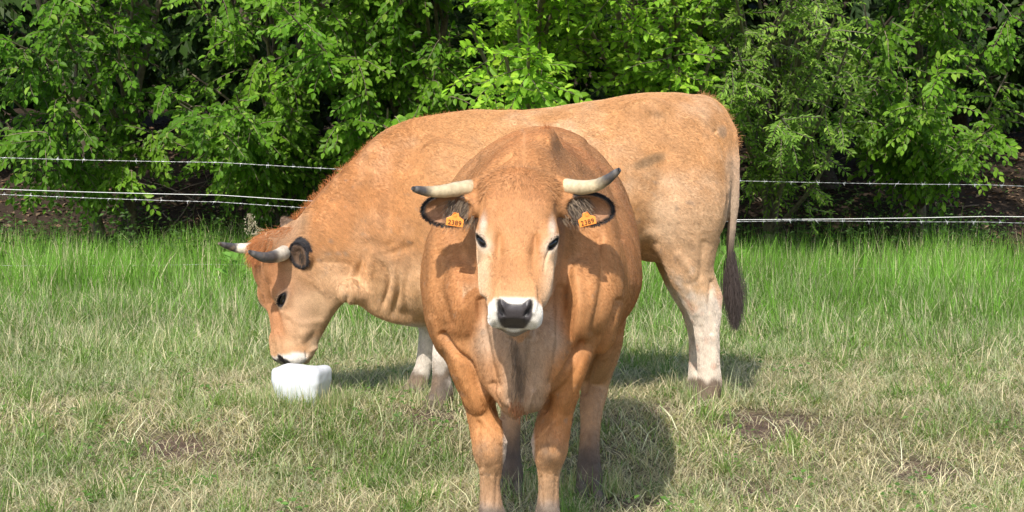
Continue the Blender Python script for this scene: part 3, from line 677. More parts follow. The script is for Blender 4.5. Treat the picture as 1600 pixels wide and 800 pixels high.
def head_frame(O, M, C0):
    A = unit(M - O); C = unit(C0 - A * (A @ C0)); B = np.cross(C, A)
    return dict(O=O, A=A, B=B, C=C, L=np.linalg.norm(M - O), s=np.linalg.norm(M - O) / 0.56)
def H(h, a, b, c): return h['O'] + (h['A'] * a + h['B'] * b + h['C'] * c) * h['s']
def local(h, V):
    d = (V - h['O']) / h['s']; return d @ h['A'], d @ h['B'], d @ h['C']
def sculpt_head(f, h, eye=(.238, .108, -.030), deep=1.0, es=1.0):
    h['es'] = es
    s = h['s']
    st = np.array([
        (-.03, 0, -.08, -.03, -.13, .070, 2.0, 2.0), (0, 0, -.07, .010, -.17, .105, 2.2, 2), (.05, 0, -.06, .020, -.21, .120, 2.4, 2),
        (.12, 0, -.055, .018, -.245, .116, 2.7, 1.9), (.20, 0, -.055, .010, -.265, .117, 2.7, 1.9), (.25, 0, -.06, .004, -.26, .116, 2.5, 1.9),
        (.31, 0, -.075, .002, -.24, .107, 2.0, 2.0), (.37, 0, -.08, .003, -.205, .098, 1.9, 2), (.41, 0, -.075, .006, -.18, .088, 2.0, 2.1),
        (.445, 0, -.065, .008, -.158, .084, 2.4, 2.3), (.470, 0, -.06, .006, -.142, .083, 2.5, 2.5), (.494, 0, -.060, -.003, -.124, .082, 2.6, 2.6),
        (.510, 0, -.060, -.022, -.098, .072, 2.5, 2.5)])
    st[:, 4] *= deep
    st[:, :6] *= s
    f.loft(h['O'], h['A'], h['B'], h['C'], st, k=.05)
    R = np.stack([h['A'], h['B'], h['C']])
    E = lambda p, r, k=.02, op='add', RR=R: f.ell(H(h, *p), np.array(r) * s, RR, k=k, op=op)
    E((.02, 0, -.03), (.045, .115, .05), .04)                       # poll
    E((.42, 0, -.120), (.10, .052, .032), .03)                      # lower jaw / chin
    E((.458, 0, -.112), (.033, .05, .022), .012)
    for sg in (-1, 1):
        E((eye[0] - .03, sg * (eye[1] - .012), eye[2] - .005), (.060, .030, .040), .03)      # orbit
        E((eye[0] - .026, sg * (eye[1] + .004), eye[2] + .006), (.028, .014, .016), .02)     # brow
        E((.33, sg * .085, -.085), (.09, .028, .05), .03)                                     # cheek
        E((.19, sg * .085, -.15), (.09, .035, .085), .05)                                     # masseter
        E((.11, sg * .075, .002), (.05, .03, .02), .03)
        E((.478, sg * .052, -.060), (.036, .028, .042), .02)                                   # flews
        E((.474, sg * .046, -.010), (.026, .018, .016), .012)                                  # nostril wing
        E((.43, sg * .045, .0), (.06, .02, .012), .02)
        E((.30, sg * .055, -.006), (.075, .012, .016), .02, 'sub')                            # hollow under the eye
        al = unit((.72, -.66 * sg, .12)); nn = unit((.05, sg * .80, .60)); nn = unit(nn - al * (al @ nn)); bb = np.cross(nn, al)
        RA = np.stack([al, bb, nn]) @ R
        c = np.array((eye[0], sg * eye[1], eye[2]))
        E(c + nn * .010, (.027 * es, .0115 * es, .012), .006, 'sub', RA)
        h.setdefault('eyes', []).append((c, al, bb, nn, RA))
        # nostrils: comma shaped
        f.chain([H(h, .472, sg * .053, .006), H(h, .484, sg * .050, -.001), H(h, .496, sg * .041, -.011), H(h, .502, sg * .032, -.020)], [.007 * s, .011 * s, .009 * s, .005 * s], k=.005, op='sub')
        f.chain([H(h, .513, sg * .02, -.094), H(h, .503, sg * .06, -.094), H(h, .46, sg * .088, -.100), H(h, .41, sg * .088, -.120)], [.004 * s, .005 * s, .005 * s, .003], k=.006, op='sub')
def paint_head(h, V, col, skin, padw=.049, white_face=1.0, muz=.452, back=0, chin=(.22, .17, .12)):
    a, b, c = local(h, V); ab = np.abs(b)
    r = np.sqrt((a - .28) ** 2 * .35 + b ** 2 + (c + .08) ** 2)
    near = (a > -.06) & (a < .62) & (ab < .17) & (c > -.33) & (c < .09)
    wob = fbm(V, 22, 41) * .010
    def put(mask, colr):
        nonlocal col
        m = (mask * near)[:, None]; col[:] = col * (1 - m) + np.asarray(colr) * m
    put(.22 * smooth(.33, .43, a + wob), CREAM * [1.05, .85, .62])
    put(.72 * smooth(.062, .10, ab + wob) * smooth(.20, .27, a) * (1 - smooth(.42, .46, a)) * white_face, CREAM * [1.08, 1.08, 1.08])
    put(smooth(muz, muz + .018, a + wob + .15 * np.maximum(ab - .05, 0) - back * smooth(-.04, -.13, c)) * smooth(-.19, -.15, c), WHITE * .95)
    put(.9 * smooth(.40, .43, a) * smooth(-.092, -.104, c) * (1 - smooth(.07, .085, ab)), chin)
    for (e, al, bb, nn, RA) in h['eyes']:
        d = np.stack([a, b, c], 1) - e; u, v, wn = d @ al, d @ bb, d @ nn
        up = -u
        q = np.sqrt((u / .046) ** 2 + (v / .024) ** 2)
        side = 1 - smooth(.05, .08, np.abs(wn))
        put((1 - smooth(.55, 1.35, q + wob * 20)) * side * .62 * white_face, (.72, .62, .50))
        # long white flare rising from the eye along the outer edge of the brow
        u2 = a - (e[0] - .045); v2 = b - e[1] * 1.02
        put((1 - smooth(.1, 1.3, np.sqrt((u2 / .050) ** 2 + (v2 / .016) ** 2) + wob * 15)) * side * .6 * np.clip(2 * white_face - 1, 0, 1), (.74, .66, .56))
        q2 = np.sqrt((u / .034) ** 2 + (v / .0148) ** 2) / h['es']
        put((1 - smooth(.85, 1.12, q2)) * side, BLACK * 1.5)
    tip = smooth(.474, .481, a + wob * .7 + .014 * np.exp(-((ab - .046) / .016) ** 2) - .9 * np.maximum(ab - .055, 0)) * (1 - smooth(padw, padw + .008, ab + wob * .5 + np.maximum(-.02 - c, 0) * .38)) * smooth(-.090, -.082, c)
    put(tip, np.array((.058, .051, .053)))
    for sg in (-1, 1): put(.9 * tip * (1 - smooth(.5, 1.1, np.sqrt(((a - .490 + (sg * b - .044) * .8) / .015) ** 2 + ((sg * b - .043 + (a - .490) * .45) / .0085) ** 2))), BLACK * .6)  # nostril hollows painted black, recess shade put into the colour
    skin[:] = np.maximum(skin, tip * near)
def eyes_obj(h, root):
    for (e, al, bb, nn, RA) in h['eyes']:
        nu, nv = 22, 14; u, v = np.meshgrid(np.linspace(-1, 1, nu), np.linspace(0, 2 * np.pi, nv, endpoint=False), indexing='ij')
        prof = np.maximum(1 - np.abs(u) ** 2.0, 0) ** .85
        loc = e[None, None] + al * (u * .0285 * h['es'])[..., None] + bb * (np.cos(v) * prof * .0125 * h['es'])[..., None] + nn * (np.sin(v) * prof * .0125 - .001)[..., None]
        V = (h['O'] + (loc[..., :1] * h['A'] + loc[..., 1:2] * h['B'] + loc[..., 2:] * h['C']) * h['s']).reshape(-1, 3)
        i, j = np.meshgrid(np.arange(nu - 1), np.arange(nv), indexing='ij')
        q = np.stack([i * nv + j, i * nv + (j + 1) % nv, (i + 1) * nv + (j + 1) % nv, (i + 1) * nv + j], -1).reshape(-1, 4)
        mesh_obj('eye', V, q, MAT['eye'], root)
def lashes(h, r):
    out = []
    for (e, al, bb, nn, RA) in h['eyes']:
        for i in range(46):
            t = -1 + 2 * i / 45.; sg = -1 if (bb @ np.array((1, 0, 0))) > 0 else 1     # upper lid side
            p0 = e + al * (.024 * t) + bb * sg * .0125 * math.sqrt(max(0, 1 - t * t)) + nn * .006
            d = unit(nn * .8 + bb * sg * .5 - al * .25 + r.normal(0, .18, 3)); Ln = .020 + .006 * r.random()
            out.append([H(h, *(p0 + d * Ln * q - np.array((-.004, 0, 0)) * q * q)) for q in (0, .4, .75, 1)])
    return np.array(out)

def horn(path, rad, root, dark_from, white=(.66, .54, .34), name='horn'):
    pr = catmull(np.hstack([np.asarray(path, float), np.asarray(rad, float)[:, None]]), 8)
    p, r = pr[:, :3], pr[:, 3].copy(); n = len(p); t = np.linspace(0, 1, n)
    r *= .88 * (1 + .022 * np.sin(t * 60 + 2 * np.sin(t * 9)) * (t < .7))
    V, Q, tv = tube(p, r, 20)
    # rounded tip
    tipc = p[-1] + unit(p[-1] - p[-2]) * r[-1] * .6
    V = np.vstack([V, tipc]); tv = np.append(tv, 1.0)
    k = (n - 1) * 20; T = np.array([(k + (j + 1) % 20, k + j, len(V) - 1) for j in range(20)])[:, ::-1]
    wb = fbm(V, 30, 5) * .10
    m = smooth(dark_from - .08, dark_from + .10, tv + wb)[:, None]
    col = np.array(white) * (1 - m) + np.array((.085, .078, .075)) * m
    st = (.5 + .5 * fbm(V, 55, 9))[:, None]; col = col * (.60 + .58 * st); dirt = smooth(.15, .5, fbm(V, 38, 19))[:, None] * .45; col = col * (1 - dirt) + np.array((.33, .24, .14)) * dirt
    ring = (smooth(.80, .86, tv) * (1 - smooth(.9, .95, tv)))[:, None] * .35
    col = col * (1 - ring) + np.array((.30, .28, .26)) * ring
    V = V + normals(V[:, :], Q)[:, :] * (fbm(V, 60, 6) * .0012)[:, None]
    return mesh_obj(name, V, [Q, T], MAT['horn'], root, {'tint': col})
def hooves(root, spots):
    """spots: (ground point, forward dir (x,y))"""
    for c, fw in spots:
        c = np.array(c, float); fw = unit(np.array([fw[0], fw[1], 0])); sd_ = np.array([-fw[1], fw[0], 0])
        f = Field(np.arange(c[0] - .10, c[0] + .10, .006), np.arange(c[1] - .10, c[1] + .10, .006), np.arange(c[2] - .03, c[2] + .10, .006))
        for sg in (-1, 1):
            o = c + sd_ * sg * .027
            st = [(-.045, 0, 0, .072, -.03, .022, 2, 4), (-.02, 0, 0, .078, -.03, .027, 2.2, 4), (.02, 0, 0, .070, -.03, .027, 2.2, 4), (.055, 0, 0, .045, -.03, .022, 2, 4), (.078, 0, 0, .018, -.03, .012, 2, 3)]
            f.loft(o, fw, sd_, np.array([0, 0, 1.0]), st, k=.006)
        V, Q = f.mesh(1)
        m = (.5 + .5 * fbm(V, 30, 3))[:, None]
        mesh_obj('hoof', V, Q, MAT['hoof'], root, {'tint': MUD * .8 * (1 - m) + np.array((.20, .16, .12)) * m})
def axis_samples(spec):
    out = []
    for a, b, h in spec: out.append(np.arange(a, b, h))
    return np.concatenate(out)
def blend(col, mask, c): m = np.clip(mask, 0, 1)[:, None]; col[:] = col * (1 - m) + np.asarray(c) * m
def stroke_field(V, N, strokes, facing, taper=False):
    """summed displacement of traced folds: (polyline px, sigma px, amplitude m)"""
    p2 = project(V); d = np.zeros(len(V))
    for poly, sg, amp in strokes:
        lo = np.min(poly, 0) - 4 * sg; hi = np.max(poly, 0) + 4 * sg
        m = np.all((p2 > lo) & (p2 < hi), 1) & facing
        if not m.any(): continue
        q = p2[m]; pl = np.array(poly, float); ax_ = pl[-1] - pl[0]; t = ((q - pl[0]) @ ax_) / (ax_ @ ax_); d[m] += amp * np.exp(-(seg_dist(q, catmull(poly, 5)) / sg) ** 2) * (smooth(-.05, .45, t) * (1 - smooth(.6, 1.1, t)) if taper else 1)
    return d
def streaks(V, sc_, seed=88):
    q = V * np.array(sc_); return .42 * noise(q, 1.0, seed) + .34 * noise(q, 2.3, seed + 1) + .34 * noise(q, 4.6, seed + 5) + .25 * noise(V, 9, seed + 2)
def coat(V, Q, N, col, root, n, flow, length, weight, seed, mat, lift=.17, rad=.00035, name='coat_hair'):
    r = np.random.default_rng(seed)
    f, W = scatter(V, Q, n, weight, seed)
    p = at_pts(V, Q, f, W); nn = at_pts(N, Q, f, W); nn /= np.linalg.norm(nn, axis=1)[:, None] + 1e-9
    c = at_pts(col, Q, f, W)
    Ln = at_pts(length[:, None], Q, f, W)[:, 0] * r.uniform(.7, 1.25, n)
    F_ = at_pts(flow, Q, f, W)
    F_ = F_ + np.stack([fbm(p, 12, 60 + q, 2) for q in range(3)], 1) * .12 + r.normal(0, .07, (n, 3))
    t = F_ - nn * (F_ * nn).sum(1)[:, None]; t /= np.linalg.norm(t, axis=1)[:, None] + 1e-9
    lf = lift * r.uniform(.6, 1.5, n)[:, None]
    pts = np.stack([p - nn * .001, p + t * (Ln * .35)[:, None] + nn * lf * (Ln * .35)[:, None], p + t * (Ln * .7)[:, None] + nn * lf * (Ln * .60)[:, None], p + t * Ln[:, None] + nn * lf * (Ln * .72)[:, None]], 1)
    c = c * r.normal(1.0, .20, n)[:, None].clip(.5, 1.6) * (1 + .10 * fbm(p, 90, 71, 2))[:, None]
    return hair_obj(name, pts, rad * r.uniform(.8, 1.3, n), rad * .25, np.clip(c, 0, 1), root, mat)
def tuft(root, name, roots, dirs, lens, cols, seed, k=6, droop=.3, rad=.0006, wig=.12, mat=None, parent=None):
    r = np.random.default_rng(seed); n = len(roots); pts = np.zeros((n, k, 3)); pts[:, 0] = roots
    d = dirs / np.linalg.norm(dirs, axis=1)[:, None]; step = (lens / (k - 1))[:, None]
    for i in range(1, k):
        d = d + np.array([0, 0, -droop / (k - 1)]) + r.normal(0, wig, (n, 3)); d /= np.linalg.norm(d, axis=1)[:, None]
        pts[:, i] = pts[:, i - 1] + d * step
    return hair_obj(name, pts, rad * r.uniform(.7, 1.3, n), rad * .3, np.clip(cols, 0, 1), root, MAT['hair'])

# ------------------------------------------------------------------ the cow that faces us
def front_cow():
    base = P(818, 850, 7.07); base[2] = ZF
    root = empty('cow', base, 'horned tan cow facing the viewer head on, orange 2389 tags in both ears', 'cow', 'horned tan cows in the meadow')
    f = Field(axis_samples([(-.46, -.38, .008), (-.38, .40, .0045), (.40, .62, .008)]),
              axis_samples([(6.26, 7.2, .0042), (7.2, 7.5, .007), (7.5, 8.70, .011)]), np.arange(ZF - .02, 1.34, .0046))
    D0 = 7.07
    def S(u, xc, top, bot, zc, wd, et=2.1, eb=2.2): return (D0 + u, xc, zc + ZF, top + ZF, bot + ZF, wd, et, eb)
    st = [S(-.36, .02, 1.19, .93, 1.07, .08), S(-.28, .02, 1.24, .82, 1.04, .11), S(-.20, .022, 1.28, .70, 1.0, .14, 2, 1.8), S(-.12, .028, 1.325, .60, .95, .195, 1.9, 1.6),
          S(-.04, .034, 1.345, .54, .89, .27, 1.6, 1.5), S(.06, .044, 1.362, .52, .87, .328, 1.42, 1.5), S(.2, .058, 1.360, .52, .86, .357, 1.48, 1.6), S(.42, .074, 1.340, .54, .85, .374, 1.66, 1.75),
          S(.72, .085, 1.345, .56, .87, .378, 2.2, 1.8), S(.95, .10, 1.36, .64, .90, .355, 2.2, 1.9), S(1.15, .115, 1.37, .74, .95, .30, 2.3, 2), S(1.32, .13, 1.34, .86, 1.02, .25, 2.3, 2.1), S(1.44, .14, 1.25, .98, 1.08, .17), S(1.48, .14, 1.15, 1.03, 1.08, .10)]
    f.loft((0, 0, 0), (0, 1, 0), (1, 0, 0), (0, 0, 1), st, k=.03)
    # shoulders, points of shoulder, chest
    for sg in (-1, 1):
        f.ell((.038 + sg * .238, 7.08, .88 + ZF), (.095, .17, .24), k=.06)
        f.ell((.036 + sg * .185, 6.93, .83 + ZF), (.080, .09, .13), k=.04)       # point of the shoulder
        f.ell((.036 + sg * .075, 6.90, .70 + ZF), (.065, .10, .13), k=.04)       # pectoral
        f.ell((.030 + sg * .055, 6.92, .60 + ZF), (.055, .09, .075), k=.03)
    f.chain([P(812, 470, 6.80), P(812, 540, 6.79), P(808, 590, 6.81), P(804, 628, 6.85), P(803, 645, 6.89)], [.045, .036, .032, .030, .016], k=.07, scale=(.8, 1, 1))
    f.ell(P(812, 560, 6.93), (.165, .105, .13), k=.05); f.ell(P(812, 606, 6.92), (.095, .09, .075), k=.05)
    for px_ in (775, 848): f.chain([P(px_, 520, 6.86), P(px_ + 2, 570, 6.855), P(px_ * .6 + 812 * .4, 622, 6.87)], [.022, .024, .016], k=.06)
    # forelegs
    f.chain([P(722, 440, 7.08), P(726, 500, 7.04), P(735, 548, 7.02), P(744, 595, 7.01), P(752, 640, 7.01), P(762, 685, 7.00), P(765, 705, 7.00), P(766, 732, 7.02), P(766, 765, 7.04), P(768, 795, 7.05), P(769, 805, 7.05), P(769, 830, 7.03), P(769, 845, 7.01)],
            [.094, .090, .082, .068, .054, .055, .055, .039, .034, .040, .043, .040, .042], k=.045, n=6)
    f.chain([P(905, 440, 7.10), P(900, 500, 7.06), P(890, 548, 7.04), P(880, 590, 7.03), P(870, 635, 7.02), P(861, 680, 7.01), P(859, 702, 7.01), P(858, 730, 7.03), P(857, 765, 7.05), P(856, 795, 7.06), P(856, 805, 7.06), P(856, 830, 7.04), P(856, 845, 7.02)],
            [.092, .088, .081, .068, .055, .057, .057, .039, .033, .039, .042, .040, .042], k=.045, n=6)
    # knee caps and forearm muscle
    for x in (764, 859):
        f.ell(P(x, 693, 6.965), (.034, .022, .045), k=.03)
        f.ell(P(x, 800, 7.02), (.032, .02, .025), k=.02)
    f.ell(P(727, 548, 6.95), (.058, .055, .13), k=.03); f.ell(P(895, 548, 6.97), (.058, .055, .13), k=.03)
    f.ell(P(742, 600, 6.96), (.045, .04, .09), k=.03); f.ell(P(880, 600, 6.98), (.045, .04, .09), k=.03)
    # hind legs
    for pts in ([P(828, 470, 8.15), P(812, 560, 8.20), P(800, 600, 8.30), P(797, 640, 8.22), P(797, 700, 8.10), P(797, 745, 8.02), P(797, 775, 8.0)],
                [P(932, 450, 8.10), P(934, 530, 8.15), P(930, 590, 8.28), P(924, 640, 8.20), P(921, 700, 8.08), P(920, 745, 8.00), P(920, 775, 7.96)]):
        f.chain(pts, [.13, .095, .062, .044, .036, .048, .048], k=.04)
        f.chain([pts[2] + (0, .05, .04), pts[2] + (0, .03, -.06)], [.03, .025], k=.03)
    # crest of the withers
    f.ell((P(853, 210, 7.22)[0], 7.22, P(853, 217, 7.22)[2]), (.030, .17, .032), k=.09)
    h = head_frame(P(812, 271, 6.72), P(803, 513, 6.40), np.array((0, -1.0, .1)))
    sculpt_head(f, h, eye=(.238, .105, -.030), es=.98)
    f.chain([P(775, 290, 6.79), P(752, 294, 6.775), P(739, 295, 6.765)], [.036, .034, .029], k=.02)
    f.chain([P(850, 290, 6.79), P(868, 292, 6.775), P(880, 293, 6.765)], [.036, .034, .029], k=.02)
    # ears: cups opening forward under the horns
    ears = []
    for tip, rt, mid in ((P(658, 330, 6.76), P(748, 322, 6.74), None), (P(959, 329, 6.78), P(880, 322, 6.74), None)):
        ax = unit(tip - rt); L_ = np.linalg.norm(tip - rt); nf = unit(np.array((0, -1.0, -.12)) - ax * (ax @ np.array((0, -1.0, -.12)))); bn = np.cross(nf, ax)
        R = np.stack([ax, bn, nf]); c = rt + ax * (L_ - .090)
        f.chain([rt - ax * .02, rt + ax * .03, c], [.030, .026, .030], k=.02)
        f.ell(c, (.092, .053, .032), R, k=.02)
        f.ell(c + nf * .024 + ax * .002, (.077, .041, .035), R, k=.006, op='sub')
        ears.append((c, R))
    V, Q = f.mesh(2)
    N = normals(V, Q)
    strokes = [([(691, 522), (712, 548), (732, 566), (745, 600), (768, 628), (784, 650)], 4, -.017), ([(906, 535), (886, 574), (864, 618), (850, 642)], 4, -.017), ([(705, 545), (722, 590), (748, 640)], 8, .007), ([(915, 555), (895, 600), (872, 645)], 8, .007), ([(752, 655), (770, 672), (786, 690)], 6, .005), ([(872, 655), (852, 672), (836, 690)], 6, .005),
               ([(752, 470), (758, 530), (775, 600)], 7, -.010), ([(876, 450), (874, 530), (862, 600)], 7, -.010),
               ([(795, 530), (797, 590), (796, 622)], 4, -.006), ([(826, 530), (825, 590), (818, 622)], 4, -.006),
               ([(768, 600), (782, 628), (800, 648)], 4, -.008), ([(832, 612), (822, 640)], 4, .006), ([(778, 612), (786, 632)], 4, .007),
               ([(690, 400), (684, 450), (700, 505)], 10, -.010), ([(935, 370), (945, 440), (928, 520)], 9, -.012), ([(900, 420), (906, 480), (896, 530)], 9, .008),
               ([(712, 420), (722, 480)], 12, .008), ([(748, 660), (748, 700), (752, 730)], 4, -.004), ([(780, 650), (781, 690)], 3, .003),
               ([(752, 742), (756, 790)], 2.5, -.003), ([(777, 742), (775, 790)], 2.5, -.003), ([(845, 745), (848, 790)], 2.5, -.003), ([(869, 742), (866, 790)], 2.5, -.003),
               ([(920, 225), (958, 290), (975, 370)], 7, -.006), ([(745, 250), (715, 300)], 7, -.006), ([(800, 240), (760, 270)], 4, -.005), ([(880, 215), (925, 250)], 5, -.005),
               ([(970, 330), (985, 430), (972, 520)], 10, -.004), ([(766, 392), (771, 405), (772, 425)], 2.5, -.004), ([(858, 392), (853, 405), (850, 425)], 2.5, -.004), ([(968, 470), (952, 520), (928, 568), (912, 612)], 5, -.014), ([(676, 500), (690, 540)], 6, .004)]
    V = V + N * stroke_field(V, N, strokes, N[:, 1] < .3)[:, None] * 1.35
    a, b_, c_ = local(h, V); hd = (1 - smooth(.0, .10, np.abs(a - .27) - .30)) * (1 - smooth(.13, .17, np.abs(b_))) * (c_ > -.34)
    V = V + N * ((fbm(V, 7, 11) * .006 + fbm(V, 30, 12) * .0016) * (1 - .7 * hd))[:, None]
    N = normals(V, Q)
    zr = V[:, 2] - ZF
    # coat colours
    col = np.tile(TAN, (len(V), 1)); p2 = project(V); wob = fbm(V, 6, 21)
    blend(col, .45 * smooth(-.1, .5, wob), RUST * 1.15)
    blend(col, .40 * (1 - smooth(7.1, 7.5, V[:, 1])) * smooth(.72, .9, zr) * (1 - hd), TAN * [1.1, 1.05, 1.0])
    chest = np.exp(-((V[:, 0] - .02) / .13) ** 2) * (1 - smooth(6.98, 7.08, V[:, 1])) * (1 - smooth(.86, 1.0, zr)) * smooth(.42, .5, zr)
    vv = np.interp(p2[:, 1], [470, 540, 570, 600, 640, 660], [72, 76, 70, 60, 36, 20]); vm = (1 - smooth(.75, 1.15, np.abs(p2[:, 0] - 812) / vv + .25 * wob)) * (V[:, 1] < 7.05) * smooth(440, 520, p2[:, 1]) * (1 - hd)
    blend(col, .35 * chest, CREAM * [.82, .74, .66]); blend(col, .9 * vm, (.44, .30, .20))  # paler chest coat, its partial shade put into the grey-brown
    blend(col, .6 * smooth(.10, .2, V[:, 0]) * smooth(7.1, 7.5, V[:, 1]) * (1 - smooth(.8, 1.0, zr)), RUST)  # right lower barrel darker red-brown, its shade put into the coat
    fore = V[:, 1] < 7.4
    inner = np.abs(V[:, 0] - .022)
    blend(col, .6 * fore * smooth(.34, .5, zr) * (1 - smooth(.62, .72, zr)) * smooth(.045, .09, np.abs(V[:, 0] - .04)), TAN * [1.05, .95, .8])
    blend(col, .45 * (1 - smooth(.26, .42, zr)) * fore, CREAM * .9)
    blend(col, .8 * (1 - smooth(.145, .17, inner + .02 * wob)) * (1 - smooth(.35, .5, zr)) * (1 - smooth(.046, .056, inner)) * fore * .75, WHITE * .95)
    blend(col, .9 * (1 - smooth(.20, .28, zr + .05 * wob)) * fore * .35, MUD * 1.6)
    blend(col, .95 * (1 - smooth(.150, .195, zr + .04 * wob)) * fore, MUD * 1.5)
    for kx in (762, 859):                                                # rubbed grey knees
        blend(col, .75 * np.exp(-(((p2[:, 0] - kx) / 15) ** 2 + ((p2[:, 1] - 706) / 15) ** 2)) * fore * smooth(-.5, .2, fbm(V, 30, 58)), MUD * 1.8)
    blend(col, .4 * smooth(.38, .6, fbm(V, 34, 83)) * (1 - hd) * (zr < .9), MUD * 2.2)
    hind = V[:, 1] > 7.8
    blend(col, .75 * (1 - smooth(.42, .62, zr)) * hind, CREAM * [.82, .70, .60])
    blend(col, .93 * (1 - smooth(.17, .27, zr + .08 * wob)) * hind, MUD * .95)
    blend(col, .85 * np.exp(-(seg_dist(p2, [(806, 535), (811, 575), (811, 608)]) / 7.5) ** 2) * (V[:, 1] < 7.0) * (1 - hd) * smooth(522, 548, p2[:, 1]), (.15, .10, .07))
    blend(col, .55 * np.exp(-(seg_dist(p2, [(800, 640), (812, 652)]) / 8) ** 2) * (V[:, 1] < 7.1), (.45, .16, .06))
    skin = np.zeros(len(V))
    paint_head(h, V, col, skin)
    earm = np.zeros(len(V))
    for c, R in ears:
        q = (V - c) @ R.T; r_ = np.sqrt((q[:, 0] / .092) ** 2 + (q[:, 1] / .053) ** 2)
        on = (np.abs(q[:, 2]) < .045) & (r_ < 1.25) & (q[:, 0] > -.055)
        blend(col, on * .85, np.array((.36, .19, .105)))
        blend(col, on * smooth(-.01, -.04, q[:, 0]) * .7, DARK * 2.2)
        blend(col, on * smooth(.74, .86, r_), BLACK * 1.6)
        earm = np.maximum(earm, on)
    col *= (1 + .24 * streaks(V, (34, 20, 7)) * (1 - .5 * hd))[:, None]
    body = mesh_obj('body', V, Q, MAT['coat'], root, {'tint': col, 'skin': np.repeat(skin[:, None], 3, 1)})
    # flow of the hair
    flow = np.zeros_like(V); flow[:, 1] = .7; flow[:, 2] = -.75; flow[:, 0] = .25 * np.sign(V[:, 0] - .03)
    top = smooth(1.05, 1.25, zr)[:, None]; flow = flow * (1 - top) + np.array((0, .9, -.1)) * top + top * np.stack([np.sign(V[:, 0] - .04) * .8, 0 * zr, 0 * zr], 1)
    leg = (1 - smooth(.5, .62, zr))[:, None]; flow = flow * (1 - leg) + np.array((0, .1, -1)) * leg
    whorl = (a - .285); fh = np.stack([np.sign(whorl) * smooth(.0, .03, np.abs(whorl)), b_ * 9, 0 * a], 1)
    fh[:, 1] = np.where(whorl < 0, b_ * 9, b_ * 4)
    fw = fh[:, :1] * h['A'] + fh[:, 1:2] * h['B']
    hdm = hd[:, None]; flow = flow * (1 - hdm) + fw * hdm
    length = .015 + 0 * zr; length = np.where(hd > .5, .011, length); length = np.where((hd > .5) & (a < .12), .019, length)
    length = np.where(earm > 0, .016, length)
    eyew = np.ones(len(V))
    for (e, al, bb, nn, RA) in h['eyes']:
        d = np.stack([a, b_, c_], 1) - e; eyew *= smooth(.9, 1.2, np.sqrt(((d @ al) / .031) ** 2 + ((d @ bb) / .017) ** 2) / h['es'] + 10 * (np.abs(d @ nn) > .06))
        length = np.where(np.linalg.norm(d, axis=1) < .06, .007, length)
    length = np.where((a > .43) & (hd > .5), .006, length)
    wt = np.where(N[:, 1] < .35, 1.0, .25) * (1 - skin) * eyew * (zr > .03) * np.where(hd > .5, 2.4, 1) * np.where(V[:, 1] > 7.6, .5, 1)
    coat(V, Q, N, col, root, 360000, flow, length * .66, wt, 5, MAT['hair'], rad=.00040, lift=.13)
    r = np.random.default_rng(12)
    # poll tuft radiating from the swirl between the horns
    n = 1250; f_, W = scatter(V, Q, n, ((a > -.03) & (a < .085) & (np.abs(b_) < .13) & (c_ > -.06) & (hd > .3)).astype(float), 3)
    rp = at_pts(V, Q, f_, W); nn_ = at_pts(N, Q, f_, W); ctr = H(h, .015, 0, .02)
    rad_ = rp - ctr; dirs = rad_ * 8 + nn_ * .12 + r.normal(0, .10, (n, 3))
    cc = (TAN * 1.02)[None] * r.uniform(.65, 1.25, (n, 1)); tuft(root, 'poll_tuft', rp, dirs, r.uniform(.010, .023, n), cc, 4, droop=.4, wig=.10)
    # dewlap and brisket hair
    n = 160; m = np.exp(-(seg_dist(p2, [(806, 530), (810, 600), (808, 640)]) / 7) ** 2) * (V[:, 1] < 6.95) * (N[:, 1] < 0) * (hd < .3)
    f_, W = scatter(V, Q, n, m, 8); rp = at_pts(V, Q, f_, W)
    dirs = np.tile((0, -.12, -1.0), (n, 1)) + r.normal(0, .08, (n, 3)); cc = np.array((.19, .13, .085))[None] * r.uniform(.5, 1.4, (n, 1)); cc[rp[:, 2] < .42] = (.33, .13, .05)
    tuft(root, 'brisket_hair', rp, dirs, r.uniform(.018, .036, n), cc, 9)
    # ear hair: dark fringe and pale inner hair
    R_, D_, L_, C_ = [], [], [], []
    for c, R in ears:
        for i in range(1000):
            th = r.uniform(0, 2 * np.pi); p = c + R[0] * .084 * math.cos(th) + R[1] * .049 * math.sin(th) + R[2] * .014
            if math.cos(th) < -.45: continue
            R_.append(p); D_.append(R[0] * math.cos(th) * .6 + R[1] * math.sin(th) + R[2] * .5 + r.normal(0, .25, 3)); L_.append(r.uniform(.006, .013)); C_.append(BLACK * 1.8)
        for i in range(620):
            p = c + R[0] * r.uniform(-.085, .0) + R[1] * r.uniform(-.034, .04) + R[2] * -.002
            R_.append(p); D_.append(R[0] * .55 - np.array((0, 0, 1)) * .7 + R[2] * .5 + r.normal(0, .25, 3)); L_.append(r.uniform(.022, .058)); C_.append((np.array((.33, .25, .17)) if r.random() < .5 else DARK * 1.6) * r.uniform(.7, 1.3))
    tuft(root, 'ear_hair', np.array(R_), np.array(D_), np.array(L_), np.array(C_), 14, k=4)
    # withers crest
    n = 700; cp = catmull([P(818, 258, 6.90), P(836, 230, 7.05), P(855, 201, 7.18)], 12); ii = r.integers(0, len(cp), n)
    rp = cp[ii] + r.normal(0, .006, (n, 3)); dirs = np.tile((-.25, .25, .9), (n, 1)) + r.normal(0, .3, (n, 3)); dirs[:, 0] += .5 * (r.random(n) - .3)
    tuft(root, 'crest_hair', rp, dirs, r.uniform(.010, .024, n), RUST[None] * 1.1 * r.uniform(.7, 1.3, (n, 1)), 15, k=4)
    # chin whiskers
    n = 12; rp = np.array([H(h, .48, r.uniform(-.04, .04), -.13) for _ in range(n)]); dirs = np.tile((0, -.1, -1.0), (n, 1)) + r.normal(0, .15, (n, 3))
